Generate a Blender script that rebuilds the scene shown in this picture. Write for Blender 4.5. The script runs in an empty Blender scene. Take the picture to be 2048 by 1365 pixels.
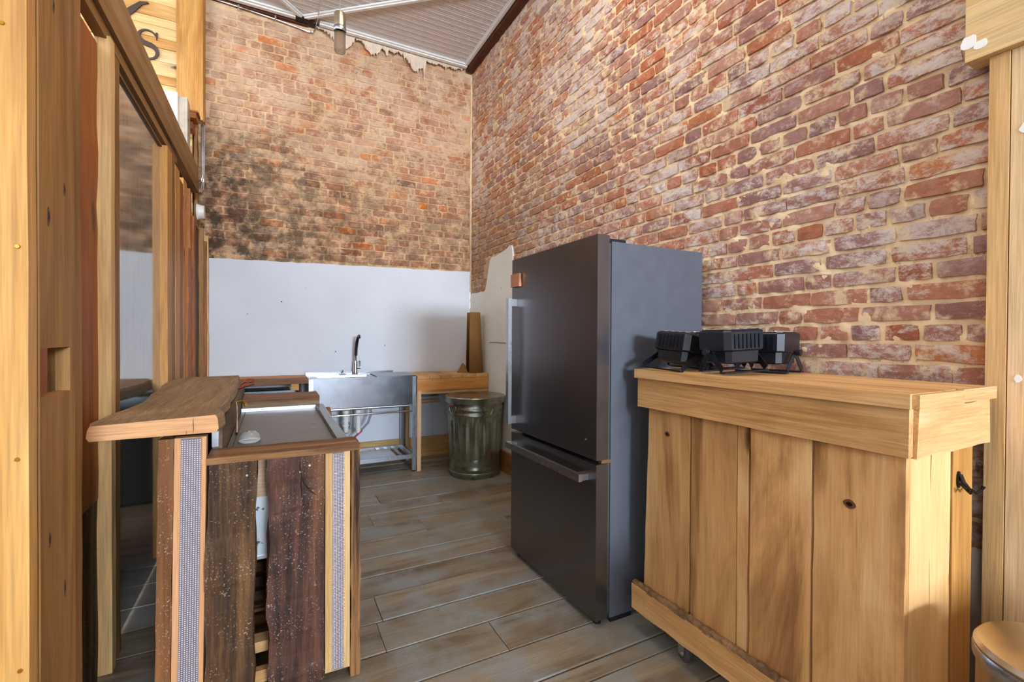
import bpy, bmesh, math, random
from mathutils import Vector, Matrix, noise
random.seed(7)
C = bpy.context.scene.collection
sc = bpy.context.scene
R = math.radians

# ---------------------------------------------------------------- camera, world, lights
def look_camera():
    yaw, pitch, roll = 0.4764, -0.0093, 0.0054
    F = Vector((math.sin(yaw)*math.cos(pitch), math.cos(yaw)*math.cos(pitch), math.sin(pitch)))
    Rt = Vector((math.cos(yaw), -math.sin(yaw), 0)); U = Rt.cross(F)
    R2 = Rt*math.cos(roll)+U*math.sin(roll); U2 = -Rt*math.sin(roll)+U*math.cos(roll)
    cd = bpy.data.cameras.new('camera'); cam = bpy.data.objects.new('camera', cd); C.objects.link(cam)
    cd.sensor_width = 36; cd.lens = 36*926.7/2048; cd.clip_start = .05
    m = Matrix((R2, U2, -F)).transposed().to_4x4(); m.translation = (0, 0, 1.312)
    cam.matrix_world = m
    sc.camera = cam
look_camera()
sc.view_settings.view_transform = 'Standard'; sc.view_settings.look = 'None'
sc.view_settings.gamma = 1; sc.view_settings.use_curve_mapping = False
sc.view_settings.exposure = -0.62
sc.cycles.max_bounces = 8; sc.cycles.diffuse_bounces = 5; sc.cycles.glossy_bounces = 4
sc.cycles.sample_clamp_indirect = 6
w = bpy.data.worlds.new('world'); sc.world = w; w.use_nodes = True
bgn = w.node_tree.nodes['Background']
bgn.inputs[0].default_value = (.80, .89, 1.0, 1); bgn.inputs[1].default_value = 5.0

def area(name, loc, target, size, sizey, power, col, spread=180):
    l = bpy.data.lights.new(name, 'AREA'); l.shape = 'RECTANGLE'; l.size = size; l.size_y = sizey
    l.energy = power; l.color = col; l.spread = R(spread)
    o = bpy.data.objects.new(name, l); C.objects.link(o); o.location = loc
    d = Vector(target)-Vector(loc); o.rotation_euler = d.to_track_quat('-Z', 'Y').to_euler()
    return o
area('window_daylight', (1.15, -6.6, 2.3), (1.2, 3.0, 1.3), 1.7, .8, 400, (.74, .85, 1.0), 100)
area('window_sky', (-1.0, -6.5, 2.6), (.3, 3.0, 1.5), 5.0, 2.4, 70, (.76, .87, 1.0))
area('room_fill', (-2.4, .8, 4.1), (2.0, 2.4, 2.2), 1.4, 1.4, 60, (1.0, .95, .88))  # added fill aimed at the right bricks; no lamp hangs there
area('room_fill', (.9, 1.8, 4.22), (.9, 2.2, 0), 1.2, 1.2, 54, (1.0, .84, .62))  # broad warm wash standing in for the pendant lamps
area('side_wall_fill', (-4.05, -2.0, 2.5), (2.0, 1.6, 1.9), 3.2, 2.0, 190, (.97, .97, 1.0))  # added fill to lift the right wall; the left wall has no window
area('fridge_sheen_fill', (-2.2, 4.2, 4.2), (1.2, 1.9, 1.7), 1.0, .7, 50, (.55, .72, 1.0))  # added blue panel for the sheen on the fridge door; ceiling stays closed
area('hall_lamp', (-2.6, 2.6, 4.2), (-2.0, 4.9, 3.6), 1.2, 1.2, 95, (1.0, .96, .90))

# ---------------------------------------------------------------- helpers
def s2l(c):
    return tuple(((x/255)/12.92 if x/255 <= .04045 else ((x/255+.055)/1.055)**2.4) for x in c)+(1,)
class G:
    """small node-graph helper"""
    def __init__(s, name):
        s.m = bpy.data.materials.new(name); s.m.use_nodes = True
        s.t = s.m.node_tree; s.N = s.t.nodes; s.L = s.t.links
        s.b = s.N['Principled BSDF']
    def n(s, typ, ins=None, **k):
        x = s.N.new(typ)
        for a, v in k.items(): setattr(x, a, v)
        for a, v in (ins or {}).items():
            if isinstance(v, bpy.types.NodeSocket): s.L.new(v, x.inputs[a])
            else: x.inputs[a].default_value = v
        return x
    def noise(s, vec, scale, detail=4, rough=.55, dist=0):
        return s.n('ShaderNodeTexNoise', {'Vector': vec, 'Scale': scale, 'Detail': detail, 'Roughness': rough, 'Distortion': dist}).outputs['Fac']
    def ramp(s, fac, stops, interp='LINEAR'):
        r = s.n('ShaderNodeValToRGB', {'Fac': fac}); cr = r.color_ramp; cr.interpolation = interp
        while len(cr.elements) < len(stops): cr.elements.new(.5)
        for e, (p, c) in zip(cr.elements, stops):
            e.position = p; e.color = c if len(c) == 4 else s2l(c)
        return r.outputs['Color']
    def rng(s, v, a, b, c=0, d=1):
        return s.n('ShaderNodeMapRange', {'Value': v, 'From Min': a, 'From Max': b, 'To Min': c, 'To Max': d}).outputs['Result']
    def math(s, op, a, b=0.):
        x = s.N.new('ShaderNodeMath'); x.operation = op
        for i, v in enumerate((a, b)):
            if isinstance(v, bpy.types.NodeSocket): s.L.new(v, x.inputs[i])
            else: x.inputs[i].default_value = v
        return x.outputs[0]
    def mix(s, f, a, b, mode='MIX'):
        x = s.N.new('ShaderNodeMix'); x.data_type = 'RGBA'; x.blend_type = mode
        for i, v in ((0, f), (6, a), (7, b)):
            if isinstance(v, bpy.types.NodeSocket): s.L.new(v, x.inputs[i])
            elif i == 0: x.inputs[0].default_value = v
            else: x.inputs[i].default_value = v if len(v) == 4 else s2l(v)
        return x.outputs[2]
    def bump(s, h, strength=.3, dist=.01):
        o = s.n('ShaderNodeBump', {'Height': h, 'Strength': strength, 'Distance': dist}).outputs[0]
        s.L.new(o, s.b.inputs['Normal'])
    def out(s, col=None, rough=None, metal=None, spec=None):
        for k, v in (('Base Color', col), ('Roughness', rough), ('Metallic', metal), ('Specular IOR Level', spec)):
            if v is None: continue
            if isinstance(v, bpy.types.NodeSocket): s.L.new(v, s.b.inputs[k])
            elif k == 'Base Color': s.b.inputs[k].default_value = v if len(v) == 4 else s2l(v)
            else: s.b.inputs[k].default_value = v
        return s.m

def objcoord(g, scale):
    tc = g.n('ShaderNodeTexCoord'); oi = g.n('ShaderNodeObjectInfo')
    off = g.n('ShaderNodeVectorMath', {0: oi.outputs['Random']}, operation='SCALE'); off.inputs['Scale'].default_value = 37.0
    add = g.n('ShaderNodeVectorMath', {0: tc.outputs['Object'], 1: off.outputs[0]}, operation='ADD')
    mp = g.n('ShaderNodeMapping', {'Vector': add.outputs[0], 'Scale': scale})
    return mp.outputs[0], oi.outputs['Random'], add.outputs[0]

def wood(name, cols, axis='Z', rough=.6, fine=.25, var=.12, knots=False, specks=None, grey=None, bump=.25, cross=9., contrast=1.):
    g = G(name)
    sc3 = [cross]*3; sc3['XYZ'.index(axis)] = .9
    v, rnd, raw = objcoord(g, tuple(sc3))
    n1 = g.noise(v, 1.0, 5, .6, .8)
    col = g.ramp(g.rng(n1, .5-.22/contrast, .5+.22/contrast), [(0, cols[0]), (.45, cols[1]), (1, cols[2])])
    sf = [170.]*3; sf['XYZ'.index(axis)] = 5.
    vf = g.n('ShaderNodeMapping', {'Vector': raw, 'Scale': tuple(sf)}).outputs[0]
    nf = g.noise(vf, 1.0, 3, .6)
    fm = g.rng(nf, .3, .7, 1-fine, 1+fine*.5)
    col = g.mix(1.0, col, g.n('ShaderNodeCombineColor', {0: fm, 1: fm, 2: fm}).outputs[0], 'MULTIPLY')
    b2 = g.rng(rnd, 0, 1, 1-var, 1+var)
    col = g.mix(1.0, col, g.n('ShaderNodeCombineColor', {0: b2, 1: b2, 2: b2}).outputs[0], 'MULTIPLY')
    if knots:
        sk = [5.5]*3; sk['XYZ'.index(axis)] = 1.6
        vk = g.n('ShaderNodeMapping', {'Vector': raw, 'Scale': tuple(sk)}).outputs[0]
        vo = g.n('ShaderNodeTexVoronoi', {'Vector': vk, 'Scale': 1.0, 'Randomness': 1.0})
        wob = g.math('ADD', vo.outputs['Distance'], g.math('MULTIPLY', g.noise(raw, 30, 2), .05))
        col = g.mix(g.rng(wob, .15, .09), col, (64, 40, 22))
        col = g.mix(g.math('MULTIPLY', g.rng(wob, .32, .12), .4), col, (120, 78, 42))
    if grey:
        gm = g.rng(g.noise(raw, 3.0, 5, .65), .42, .62)
        col = g.mix(g.math('MULTIPLY', gm, grey[0]), col, grey[1])
    if specks:
        sp = g.noise(raw, 170, 2, .5)
        dens = g.rng(g.noise(raw, 9, 2), .4, .62)
        col = g.mix(g.math('MULTIPLY', g.rng(sp, .63, .67), g.math('MULTIPLY', dens, .6)), col, specks)
    h = g.math('ADD', g.math('MULTIPLY', nf, .6), n1)
    g.bump(h, bump, .004)
    g.out(col, rough, 0, .3)
    return g.m

def plain(name, c, rough=.5, metal=0., nz=0., spec=.5, bumpy=0.):
    g = G(name)
    v, rnd, raw = objcoord(g, (1, 1, 1))
    f = g.noise(raw, 14, 4)
    m = g.rng(f, .3, .7, 1-nz, 1+nz)
    col = g.mix(1.0, s2l(c), g.n('ShaderNodeCombineColor', {0: m, 1: m, 2: m}).outputs[0], 'MULTIPLY')
    if bumpy: g.bump(g.noise(raw, 60, 4), bumpy, .003)
    r = g.rng(f, .3, .7, max(rough-.05, 0), rough+.05)
    g.out(col, r, metal, spec)
    return g.m

def brushed(name, c, rough=.3, axis='X', metal=1., streak=.12):
    g = G(name)
    s3 = [240.]*3; s3['XYZ'.index(axis)] = 3.
    v, rnd, raw = objcoord(g, tuple(s3))
    f = g.noise(v, 1, 3)
    sm = g.noise(raw, 5, 4)
    m = g.rng(f, .3, .7, 1-streak*.5, 1+streak*.5)
    col = g.mix(1.0, s2l(c), g.n('ShaderNodeCombineColor', {0: m, 1: m, 2: m}).outputs[0], 'MULTIPLY')
    r = g.math('ADD', g.rng(f, .3, .7, rough-.008, rough+.008), g.rng(sm, .3, .7, -.02, .03))
    g.out(col, r, metal)
    return g.m

W = {}      # world (or local-root) location of every object at build time
def obj(name, bm, mat, parent=None, keep=False, smooth=False, bevel=0):
    if bevel:
        bmesh.ops.bevel(bm, geom=[e for e in bm.edges if not e.is_boundary and len(e.link_faces) == 2 and e.calc_face_angle(0) > .5], offset=bevel, segments=1, affect='EDGES', clamp_overlap=True)
    bmesh.ops.recalc_face_normals(bm, faces=bm.faces) if not keep else None
    me = bpy.data.meshes.new(name)
    lo = Vector([min(v.co[i] for v in bm.verts) for i in range(3)]); hi = Vector([max(v.co[i] for v in bm.verts) for i in range(3)])
    c = (lo+hi)/2
    bmesh.ops.translate(bm, verts=bm.verts, vec=-c)
    if smooth:
        for f in bm.faces: f.smooth = True
    bm.to_mesh(me); bm.free()
    if smooth: me.set_sharp_from_angle(angle=R(38))
    if mat: me.materials.append(mat)
    o = bpy.data.objects.new(name, me); C.objects.link(o)
    W[o.name] = c
    if parent: o.parent = parent; o.location = c-W[parent.name]
    else: o.location = c
    return o
def root(name, loc=(0, 0, 0)):
    o = bpy.data.objects.new(name, None); o.empty_display_size = .1; C.objects.link(o); o.location = loc; W[o.name] = Vector(loc); return o
def tag(o, label, cat, group=None):
    o['label'] = label; o['category'] = cat
    if group: o['group'] = group
    return o
def struct(o): o['kind'] = 'structure'; return o
def stuff(o): o['kind'] = 'stuff'; return o
def BM(): return bmesh.new()
def abox(bm, x0, x1, y0, y1, z0, z1, M=None):
    vs = [bm.verts.new((x, y, z)) for x in (x0, x1) for y in (y0, y1) for z in (z0, z1)]
    for f in ((0, 1, 3, 2), (4, 6, 7, 5), (0, 4, 5, 1), (2, 3, 7, 6), (0, 2, 6, 4), (1, 5, 7, 3)):
        bm.faces.new([vs[i] for i in f])
    if M: bmesh.ops.transform(bm, matrix=M, verts=vs)
    return bm
def bx(*a, M=None): return abox(BM(), *a, M=M)
def prism(pts, d, off=None):
    """closed polygon of 3D points extruded by vector d"""
    bm = BM(); a = [bm.verts.new(p) for p in pts]; b = [bm.verts.new(Vector(p)+Vector(d)) for p in pts]
    n = len(pts); bm.faces.new(a); bm.faces.new(b[::-1])
    for i in range(n): bm.faces.new((a[i], b[i], b[(i+1) % n], a[(i+1) % n]))
    return bm
def tube(bm, pts, r, seg=10, cap=True):
    pts = [Vector(p) for p in pts]; rs = r if isinstance(r, (list, tuple)) else [r]*len(pts)
    rings = []; up = None
    for i, p in enumerate(pts):
        d = (pts[min(i+1, len(pts)-1)]-pts[max(i-1, 0)]).normalized()
        if up is None: up = d.orthogonal().normalized()
        up = (up-d*up.dot(d)).normalized(); s = d.cross(up)
        rings.append([bm.verts.new(p+(up*math.cos(a)+s*math.sin(a))*rs[i]) for a in [2*math.pi*k/seg for k in range(seg)]])
    for a, b in zip(rings, rings[1:]):
        for k in range(seg): bm.faces.new((a[k], a[(k+1) % seg], b[(k+1) % seg], b[k]))
    if cap: bm.faces.new(rings[0][::-1]); bm.faces.new(rings[-1])
    return bm
def lathe(bm, prof, cx, cy, seg=32, fn=None):
    rings = []
    for (r, z) in prof:
        rings.append([bm.verts.new((cx+(fn(r, z, a) if fn else r)*math.cos(a), cy+(fn(r, z, a) if fn else r)*math.sin(a), z)) for a in [2*math.pi*k/seg for k in range(seg)]])
    for a, b in zip(rings, rings[1:]):
        for k in range(seg): bm.faces.new((a[k], a[(k+1) % seg], b[(k+1) % seg], b[k]))
    return rings
def rough_board(x0, x1, y0, y1, z0, z1, amp=.003, step=.06, axis='Z', seed=0, edge=None):
    """long board with gently wandering edges along its axis"""
    bm = BM(); ax = 'XYZ'.index(axis); lo = [x0, y0, z0]; hi = [x1, y1, z1]
    n = max(2, int((hi[ax]-lo[ax])/step)); o = [i for i in range(3) if i != ax]; rings = []
    for k in range(n+1):
        t = lo[ax]+(hi[ax]-lo[ax])*k/n; ring = []
        for (a, b) in ((0, 0), (1, 0), (1, 1), (0, 1)):
            p = [0, 0, 0]; p[ax] = t
            for j, q in zip(o, (a, b)):
                e = edge or {}
                am = e.get((j, q), amp)
                p[j] = (hi if q else lo)[j]+noise.noise((t*9, seed*3.3+a*5.1+j*2.2, b*4.4))*am*1.6+noise.noise((t*34, seed*1.3+a*5.1, b*4.4+j))*am*.5
            ring.append(bm.verts.new(p))
        rings.append(ring)
    for a, b in zip(rings, rings[1:]):
        for k in range(4): bm.faces.new((a[k], a[(k+1) % 4], b[(k+1) % 4], b[k]))
    bm.faces.new(rings[0][::-1]); bm.faces.new(rings[-1])
    return bm

# ---------------------------------------------------------------- materials
def poplar(nm, ax, **k): return wood(nm, [(178, 128, 76), (210, 162, 106), (224, 184, 134)], ax, .55, **k)
popZ = poplar('poplar_upright', 'Z', knots=True); popY = poplar('poplar_lengthwise', 'Y'); popX = poplar('poplar_crosswise', 'X')
goldZ = wood('golden_pine', [(170, 114, 54), (196, 142, 74), (208, 160, 94)], 'Z', .5, knots=True)
oliveZ = wood('aged_pine_upright', [(112, 76, 34), (142, 100, 50), (164, 122, 68)], 'Z', .6, knots=True)
oliveY = wood('aged_pine_lengthwise', [(112, 78, 40), (138, 100, 54), (156, 118, 72)], 'Y', .6)
cedarZ = wood('reddish_fir', [(110, 58, 20), (156, 90, 38), (178, 112, 56)], 'Z', .55, knots=True)
darkZ = wood('dark_barn_wood', [(34, 24, 16), (82, 56, 32), (126, 88, 50)], 'Z', .7, knots=True, specks=(190, 170, 145), bump=.8, contrast=1.4, cross=14, fine=.4)
redZ = wood('dark_red_barn_wood', [(30, 20, 17), (70, 44, 34), (108, 68, 48)], 'Z', .68, knots=True, specks=(196, 176, 156), bump=.9, contrast=1.4, cross=12, fine=.4)
brownX = wood('brown_barn_wood_crosswise', [(84, 54, 26), (128, 86, 46), (160, 112, 66)], 'X', .6, bump=.5, contrast=1.5, fine=.4, cross=14)
brownY = wood('brown_barn_wood_lengthwise', [(84, 54, 26), (118, 82, 48), (146, 106, 66)], 'Y', .6, bump=.4)
slabM = wood('sawn_oak_slab', [(112, 88, 62), (142, 116, 86), (162, 136, 104)], 'Y', .7, fine=.35, bump=.35)
slabE = wood('fresh_sawn_end', [(184, 124, 78), (206, 148, 98), (218, 166, 118)], 'X', .7, fine=.3)
pineZ = wood('pale_pine', [(188, 144, 90), (208, 168, 112), (220, 186, 134)], 'Z', .6)
counterY = wood('pine_counter', [(178, 128, 76), (206, 158, 104), (220, 178, 128)], 'Y', .6)
counterX = wood('pine_counter_front', [(168, 100, 44), (196, 134, 70), (212, 156, 96)], 'X', .6)
creamX = wood('pale_poplar_plank', [(222, 176, 106), (238, 200, 136), (250, 226, 176)], 'X', .6, knots=True)
floorM = wood('weathered_floor_wood', [(96, 78, 58), (130, 114, 92), (158, 144, 122)], 'X', .45, fine=.2, var=.12, knots=False, grey=(.85, (134, 138, 136)), bump=.35, cross=7)
barkM = plain('bark', (132, 104, 78), .95, 0, .5, .1, 1.0)
steel = brushed('brushed_steel', (136, 138, 143), .22, 'X', 1., .06)
steelZ = brushed('steel_tube', (176, 180, 186), .28, 'Z', 1., .06)
steelM = brushed('mid_steel', (140, 142, 142), .3, 'Y', .9)
lidM = brushed('dull_steel_lid', (124, 120, 112), .42, 'X', .6)
fridgeM = brushed('dark_brushed_steel', (118, 116, 118), .30, 'Y', .95, .05)
fridgeSide = plain('grey_painted_steel', (90, 94, 103), .42, .2, .03)
handleM = brushed('satin_handle_steel', (196, 198, 202), .28, 'Z', 1., .04)
galv = plain('galvanised_steel', (150, 158, 142), .30, .9, .2)
black = plain('black_plastic', (22, 25, 33), .34, 0, .1)  # slight blue of reflected sky mixed into the base colour
blackm = plain('black_metal', (30, 35, 46), .3, .5, .1)
rubber = plain('grey_rubber', (70, 70, 72), .6)
chrome = plain('chrome', (220, 220, 222), .1, 1)
brass = plain('brass_screw', (200, 160, 70), .3, 1)
whiteP = plain('white_plastic', (228, 226, 218), .4)
white_paint = plain('white_painted_trim', (232, 232, 228), .5, 0, .04)
cardM = plain('brown_cardboard', (142, 104, 56), .85, 0, .06)
redP = plain('red_rubber', (170, 40, 60), .5)
greyP = plain('grey_hose', (130, 134, 136), .5)
darkIron = plain('dark_bronze', (48, 40, 36), .35, .8)
copperM = plain('copper_tile', (196, 132, 92), .4, .6, .15)
beamM = plain('dark_brown_beam', (84, 44, 24), .7, 0, .25, .3, .4)
paperM = plain('torn_paper', (222, 204, 184), .9, 0, .1, .2)
signM = plain('dark_sign_letter', (74, 58, 50), .6)
plasticwrap = plain('translucent_wrap', (190, 180, 165), .3, 0, .15)
whitewash = plain('filler_patch', (244, 244, 244), .8, 0, .05)

def plaster_mat(name='painted_plaster', c=((200, 205, 212), (208, 212, 219))):
    g = G(name); p = g.n('ShaderNodeNewGeometry').outputs['Position']
    col = g.ramp(g.noise(p, 2.2, 5), [(.3, c[0]), (.7, c[1])])
    sp = g.noise(p, 26, 2, .4)
    col = g.mix(g.rng(sp, .785, .80), col, (90, 80, 70))
    g.bump(g.math('ADD', g.noise(p, 3, 3), g.math('MULTIPLY', g.noise(p, 60, 4), .12)), .18, .02)
    g.out(col, .75, 0, .25); return g.m
plaster = plaster_mat()

def brick_mats(prefix, back):
    """mortar plus brick (individual and joined) for one wall"""
    res = []
    mcol = [(204, 162, 118), (226, 190, 148)] if back else [(238, 206, 164), (250, 228, 192)]
    def dirt(g, p, col):
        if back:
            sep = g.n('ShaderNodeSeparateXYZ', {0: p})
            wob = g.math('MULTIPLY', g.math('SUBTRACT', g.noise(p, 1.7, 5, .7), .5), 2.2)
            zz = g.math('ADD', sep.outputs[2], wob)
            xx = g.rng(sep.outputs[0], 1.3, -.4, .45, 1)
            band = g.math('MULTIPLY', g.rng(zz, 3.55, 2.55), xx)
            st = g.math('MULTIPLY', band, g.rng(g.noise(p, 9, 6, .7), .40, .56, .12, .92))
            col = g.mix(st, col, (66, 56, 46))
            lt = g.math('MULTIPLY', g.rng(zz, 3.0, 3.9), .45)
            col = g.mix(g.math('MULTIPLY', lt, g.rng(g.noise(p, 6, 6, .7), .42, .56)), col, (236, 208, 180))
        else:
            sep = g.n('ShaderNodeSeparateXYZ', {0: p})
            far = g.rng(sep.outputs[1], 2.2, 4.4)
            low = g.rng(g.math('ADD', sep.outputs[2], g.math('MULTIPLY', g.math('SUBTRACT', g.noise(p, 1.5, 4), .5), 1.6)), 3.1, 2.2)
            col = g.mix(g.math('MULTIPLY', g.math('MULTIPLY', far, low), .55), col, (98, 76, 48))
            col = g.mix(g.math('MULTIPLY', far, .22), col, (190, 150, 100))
        return col
    g = G(prefix+'_mortar'); p = g.n('ShaderNodeNewGeometry').outputs['Position']
    col = g.ramp(g.noise(p, 14, 6, .65), [(.3, mcol[0]), (.65, mcol[1])])
    col = dirt(g, p, col)
    ck = g.math('ABSOLUTE', g.math('SUBTRACT', g.noise(p, 13, 5, .6, .4), .5))
    ck2 = g.math('MULTIPLY', g.rng(ck, .010, .0), g.rng(g.noise(p, 4, 2), .48, .56))
    col = g.mix(g.math('MULTIPLY', ck2, .6), col, (124, 92, 64))
    g.bump(g.math('SUBTRACT', g.noise(p, 45, 7, .8), g.math('MULTIPLY', ck2, .6)), .55, .012); res.append(g.out(col, .95, 0, .15))
    for joined in (0, 1):
        g = G(prefix+('_brick_far' if joined else '_brick')); p = g.n('ShaderNodeNewGeometry').outputs['Position']
        r = g.n('ShaderNodeAttribute', attribute_name='tone').outputs['Fac'] if joined else g.n('ShaderNodeObjectInfo').outputs['Random']
        if back:
            st = [(0, (168, 112, 80)), (.2, (186, 130, 96)), (.36, (196, 148, 114)), (.5, (194, 124, 82)), (.62, (168, 122, 98)), (.76, (204, 158, 124)), (.88, (210, 170, 138)), (.95, (218, 122, 52)), (1, (132, 100, 84))]
        else:
            st = [(0, (156, 118, 118)), (.14, (190, 134, 116)), (.28, (194, 128, 102)), (.42, (168, 128, 128)), (.54, (204, 150, 130)), (.66, (200, 120, 84)), (.78, (178, 142, 138)), (.88, (216, 140, 90)), (1, (170, 104, 86))]
        col = g.ramp(r, st)
        m = g.rng(g.noise(p, 22, 5, .7), .3, .7, .80, 1.18)
        col = g.mix(1.0, col, g.n('ShaderNodeCombineColor', {0: m, 1: m, 2: m}).outputs[0], 'MULTIPLY')
        # limewash and mortar smears
        off = g.n('ShaderNodeVectorMath', {0: r}, operation='SCALE'); off.inputs['Scale'].default_value = 11.
        pv = g.n('ShaderNodeVectorMath', {0: p, 1: off.outputs[0]}, operation='ADD').outputs[0]
        big = g.noise(p, 1.3, 4, .6)
        wv = g.n('ShaderNodeMapping', {'Vector': pv, 'Scale': (15, 13, 22)}).outputs[0]
        wn = g.noise(wv, 1.0, 9, .84, .3)
        thr = g.math('ADD', wn, g.rng(big, .35, .65, -.10, .13))
        amt = g.ramp(g.math('FRACT', g.math('MULTIPLY', r, 7.31)), [(0, (1, 1, 1, 1)), (.55, (.85, .85, .85, 1)), (.75, (.25, .25, .25, 1)), (1, (.12, .12, .12, 1))])
        col = g.mix(g.math('MULTIPLY', g.rng(thr, .52 if back else .46, .64 if back else .58), amt), col, (240, 228, 224) if not back else (212, 180, 150))
        sm = g.noise(p, 11, 7, .72)
        col = g.mix(g.math('MULTIPLY', g.rng(sm, .49 if back else .53, .62 if back else .64), .85), col, mcol[1])
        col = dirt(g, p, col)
        g.bump(g.math('ADD', g.noise(p, 38, 7, .78), wn), .8, .012)
        res.append(g.out(col, .88, 0, .2))
    return res
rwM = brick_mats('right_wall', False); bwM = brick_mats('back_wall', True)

# ---------------------------------------------------------------- room shell
RX, RY, CZ = 2.024, 4.96, 4.36
fl = struct(obj('floor', bx(-4.2, 2.3, -7.0, 5.3, -.12, -.03), plain('subfloor', (40, 30, 22), .9)))
# floor planks run across the room; their far edges were read from the boards in view
ys = [1.418, 1.507, 1.710, 1.933, 2.150, 2.374, 2.578, 2.79, 3.025, 3.247, 3.478, 3.675, 3.89, 4.131, 4.34, 4.56, 4.76, 4.96]
pre = [1.418-.2*k for k in range(9, 0, -1)]
ys = [-.9]+[y for y in pre if y > -.8]+ys
cuts = {1.710: (.88,), 1.933: (.42, ), 2.150: (.45, 3.), 1.507: (-.9,), 2.374: (-.3,), 3.025: (-.6, .93), 2.79: (1.5,), 3.247: (.62,), 3.478: (1.2,), 3.675: (.75,), 1.418: (1.55,)}
pl = 0
for i in range(len(ys)-1):
    y0, y1 = ys[i], ys[i+1]
    cs = [-1.05]+sorted(c for c in cuts.get(y0, (random.uniform(-.4, 1.6),)) if -1 < c < 2)+[2.02]
    for a, b in zip(cs, cs[1:]):
        h = random.uniform(-.0022, .0012); bm = BM(); n = 6; rings = []
        cup = random.uniform(.0, .0025)
        for x in (a+.0015, b-.0015):
            ring = [bm.verts.new((x, y0+.003, -.028)), bm.verts.new((x, y0+.003, h-.0035+cup))]
            for k in range(n+1):
                t = k/n; ring.append(bm.verts.new((x, y0+.0065+(y1-y0-.013)*t, h+cup*(2*t-1)**2)))
            ring += [bm.verts.new((x, y1-.003, h-.0035+cup)), bm.verts.new((x, y1-.003, -.028))]
            rings.append(ring)
        m = len(rings[0])
        for k in range(m): bm.faces.new((rings[0][k], rings[0][(k+1) % m], rings[1][(k+1) % m], rings[1][k]))
        bm.faces.new(rings[0]); bm.faces.new(rings[1][::-1])
        obj('plank', bm, floorM, fl); pl += 1
# remaining floor as a board surface away from the picture
f2 = obj('subfloor_boards', bx(-4.2, 2.2, -6.9, -.905, -.03, 0), floorM, fl)
f3 = obj('subfloor_boards', bx(-4.2, -1.055, -.9, 4.97, -.03, 0), floorM, fl)

ceilM = plain('painted_beadboard', (216, 212, 210), .55, 0, .06)
ce = struct(obj('ceiling', bx(-4.2, 2.4, -7.0, 5.3, CZ+.02, CZ+.12), ceilM))
def bead(y0, y1, x0, x1, nm='bead_board'):
    bm = BM()
    prof = [(y0+.001, CZ+.02), (y0+.001, CZ+.003), (y0+.004, CZ), (y0+.5*(y1-y0)-.006, CZ), (y0+.5*(y1-y0)-.003, CZ-.002), (y0+.5*(y1-y0)+.003, CZ-.002), (y0+.5*(y1-y0)+.006, CZ), (y1-.006, CZ), (y1-.001, CZ+.004), (y1-.001, CZ+.02)]
    a = [bm.verts.new((x0, y, z)) for y, z in prof]; b = [bm.verts.new((x1, y, z)) for y, z in prof]
    for k in range(len(prof)): bm.faces.new((a[k], a[(k+1) % len(prof)], b[(k+1) % len(prof)], b[k]))
    bm.faces.new(a); bm.faces.new(b[::-1])
    return obj(nm, bm, ceilM, ce)
y = 4.88
while y > 2.6: bead(y-.075, y, -1.4, 1.9); y -= .075
# trims of the ceiling
def trim(nm, p0, p1, wdt, h, mat=white_paint, z=CZ-.004):
    p0, p1 = Vector(p0), Vector(p1); d = (p1-p0).normalized(); s = Vector((-d.y, d.x, 0))
    bm = BM()
    for (o, ww, hh) in ((0, wdt, h*.6), (0, wdt*.45, h)):
        a = bmesh.ops.create_cube(bm, size=1)['verts']
        M = Matrix.Translation(((p0+p1)/2+Vector((0, 0, z-hh/2-.0)))) @ Matrix((d, s, (0, 0, 1))).transposed().to_4x4() @ Matrix.Diagonal(((p1-p0).length, ww, hh, 1))
        bmesh.ops.transform(bm, matrix=M, verts=a)
    return struct(obj(nm, bm, mat))
trim('trim_1', (-1.4, 4.885, 0), (.22, 4.885, 0), .08, .03)
trim('trim_2', (.40, 4.885, 0), (1.93, 4.885, 0), .08, .03)
trim('trim_3', (1.915, 4.85, 0), (1.915, 2.4, 0), .05, .022)
trim('trim_4', (.27, 4.86, 0), (1.75, 3.64, 0), .055, .028)
trim('trim_5', (.235, 4.86, 0), (-.6, 4.02, 0), .055, .028)
beam = struct(obj('trim_6', bx(1.945, 2.02, -.4, 4.93, 4.305, 4.352), beamM))
struct(obj('trim_7', bx(-.53, .30, 4.925, 4.953, 4.315, 4.345), beamM))

# ---------------------------------------------------------------- brick walls
def mortar_sheet(wall, u0, u1, z0, z1, step, base, amp):
    """wall 'R': plane X=RX running in Y; 'B': plane Y=RY running in X"""
    bm = BM(); nu = int((u1-u0)/step); nz = int((z1-z0)/step); g = []
    for i in range(nu+1):
        row = []
        for j in range(nz+1):
            u = u0+(u1-u0)*i/nu; z = z0+(z1-z0)*j/nz
            q = noise.fractal((u*13, z*17, 3.1 if wall == 'R' else 9.7), .7, 2.1, 4)
            q2 = noise.noise((u*2.2, z*2.2, 5.5))
            d = base-amp*(q+.35*q2)
            row.append(bm.verts.new((RX+d, u, z) if wall == 'R' else (u, RY+d, z)))
        g.append(row)
    for i in range(nu):
        for j in range(nz):
            bm.faces.new((g[i][j], g[i+1][j], g[i+1][j+1], g[i][j+1]))
    # thickness behind
    D = .25
    cs = [((RX+.03, u, z), (RX+D, u, z)) if wall == 'R' else ((u, RY+.03, z), (u, RY+D, z)) for u, z in ((u0, z0), (u1, z0), (u1, z1), (u0, z1))]
    A = [bm.verts.new(c[0]) for c in cs]; B = [bm.verts.new(c[1]) for c in cs]
    bm.faces.new(A); bm.faces.new(B)
    for k in range(4): bm.faces.new((A[k], B[k], B[(k+1) % 4], A[(k+1) % 4]))
    return bm
def pl_right(y, z):
    if z < .645: return True
    if y > 4.50: return z < 1.80
    if y > 3.86: return z < 2.14
    return False
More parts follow.
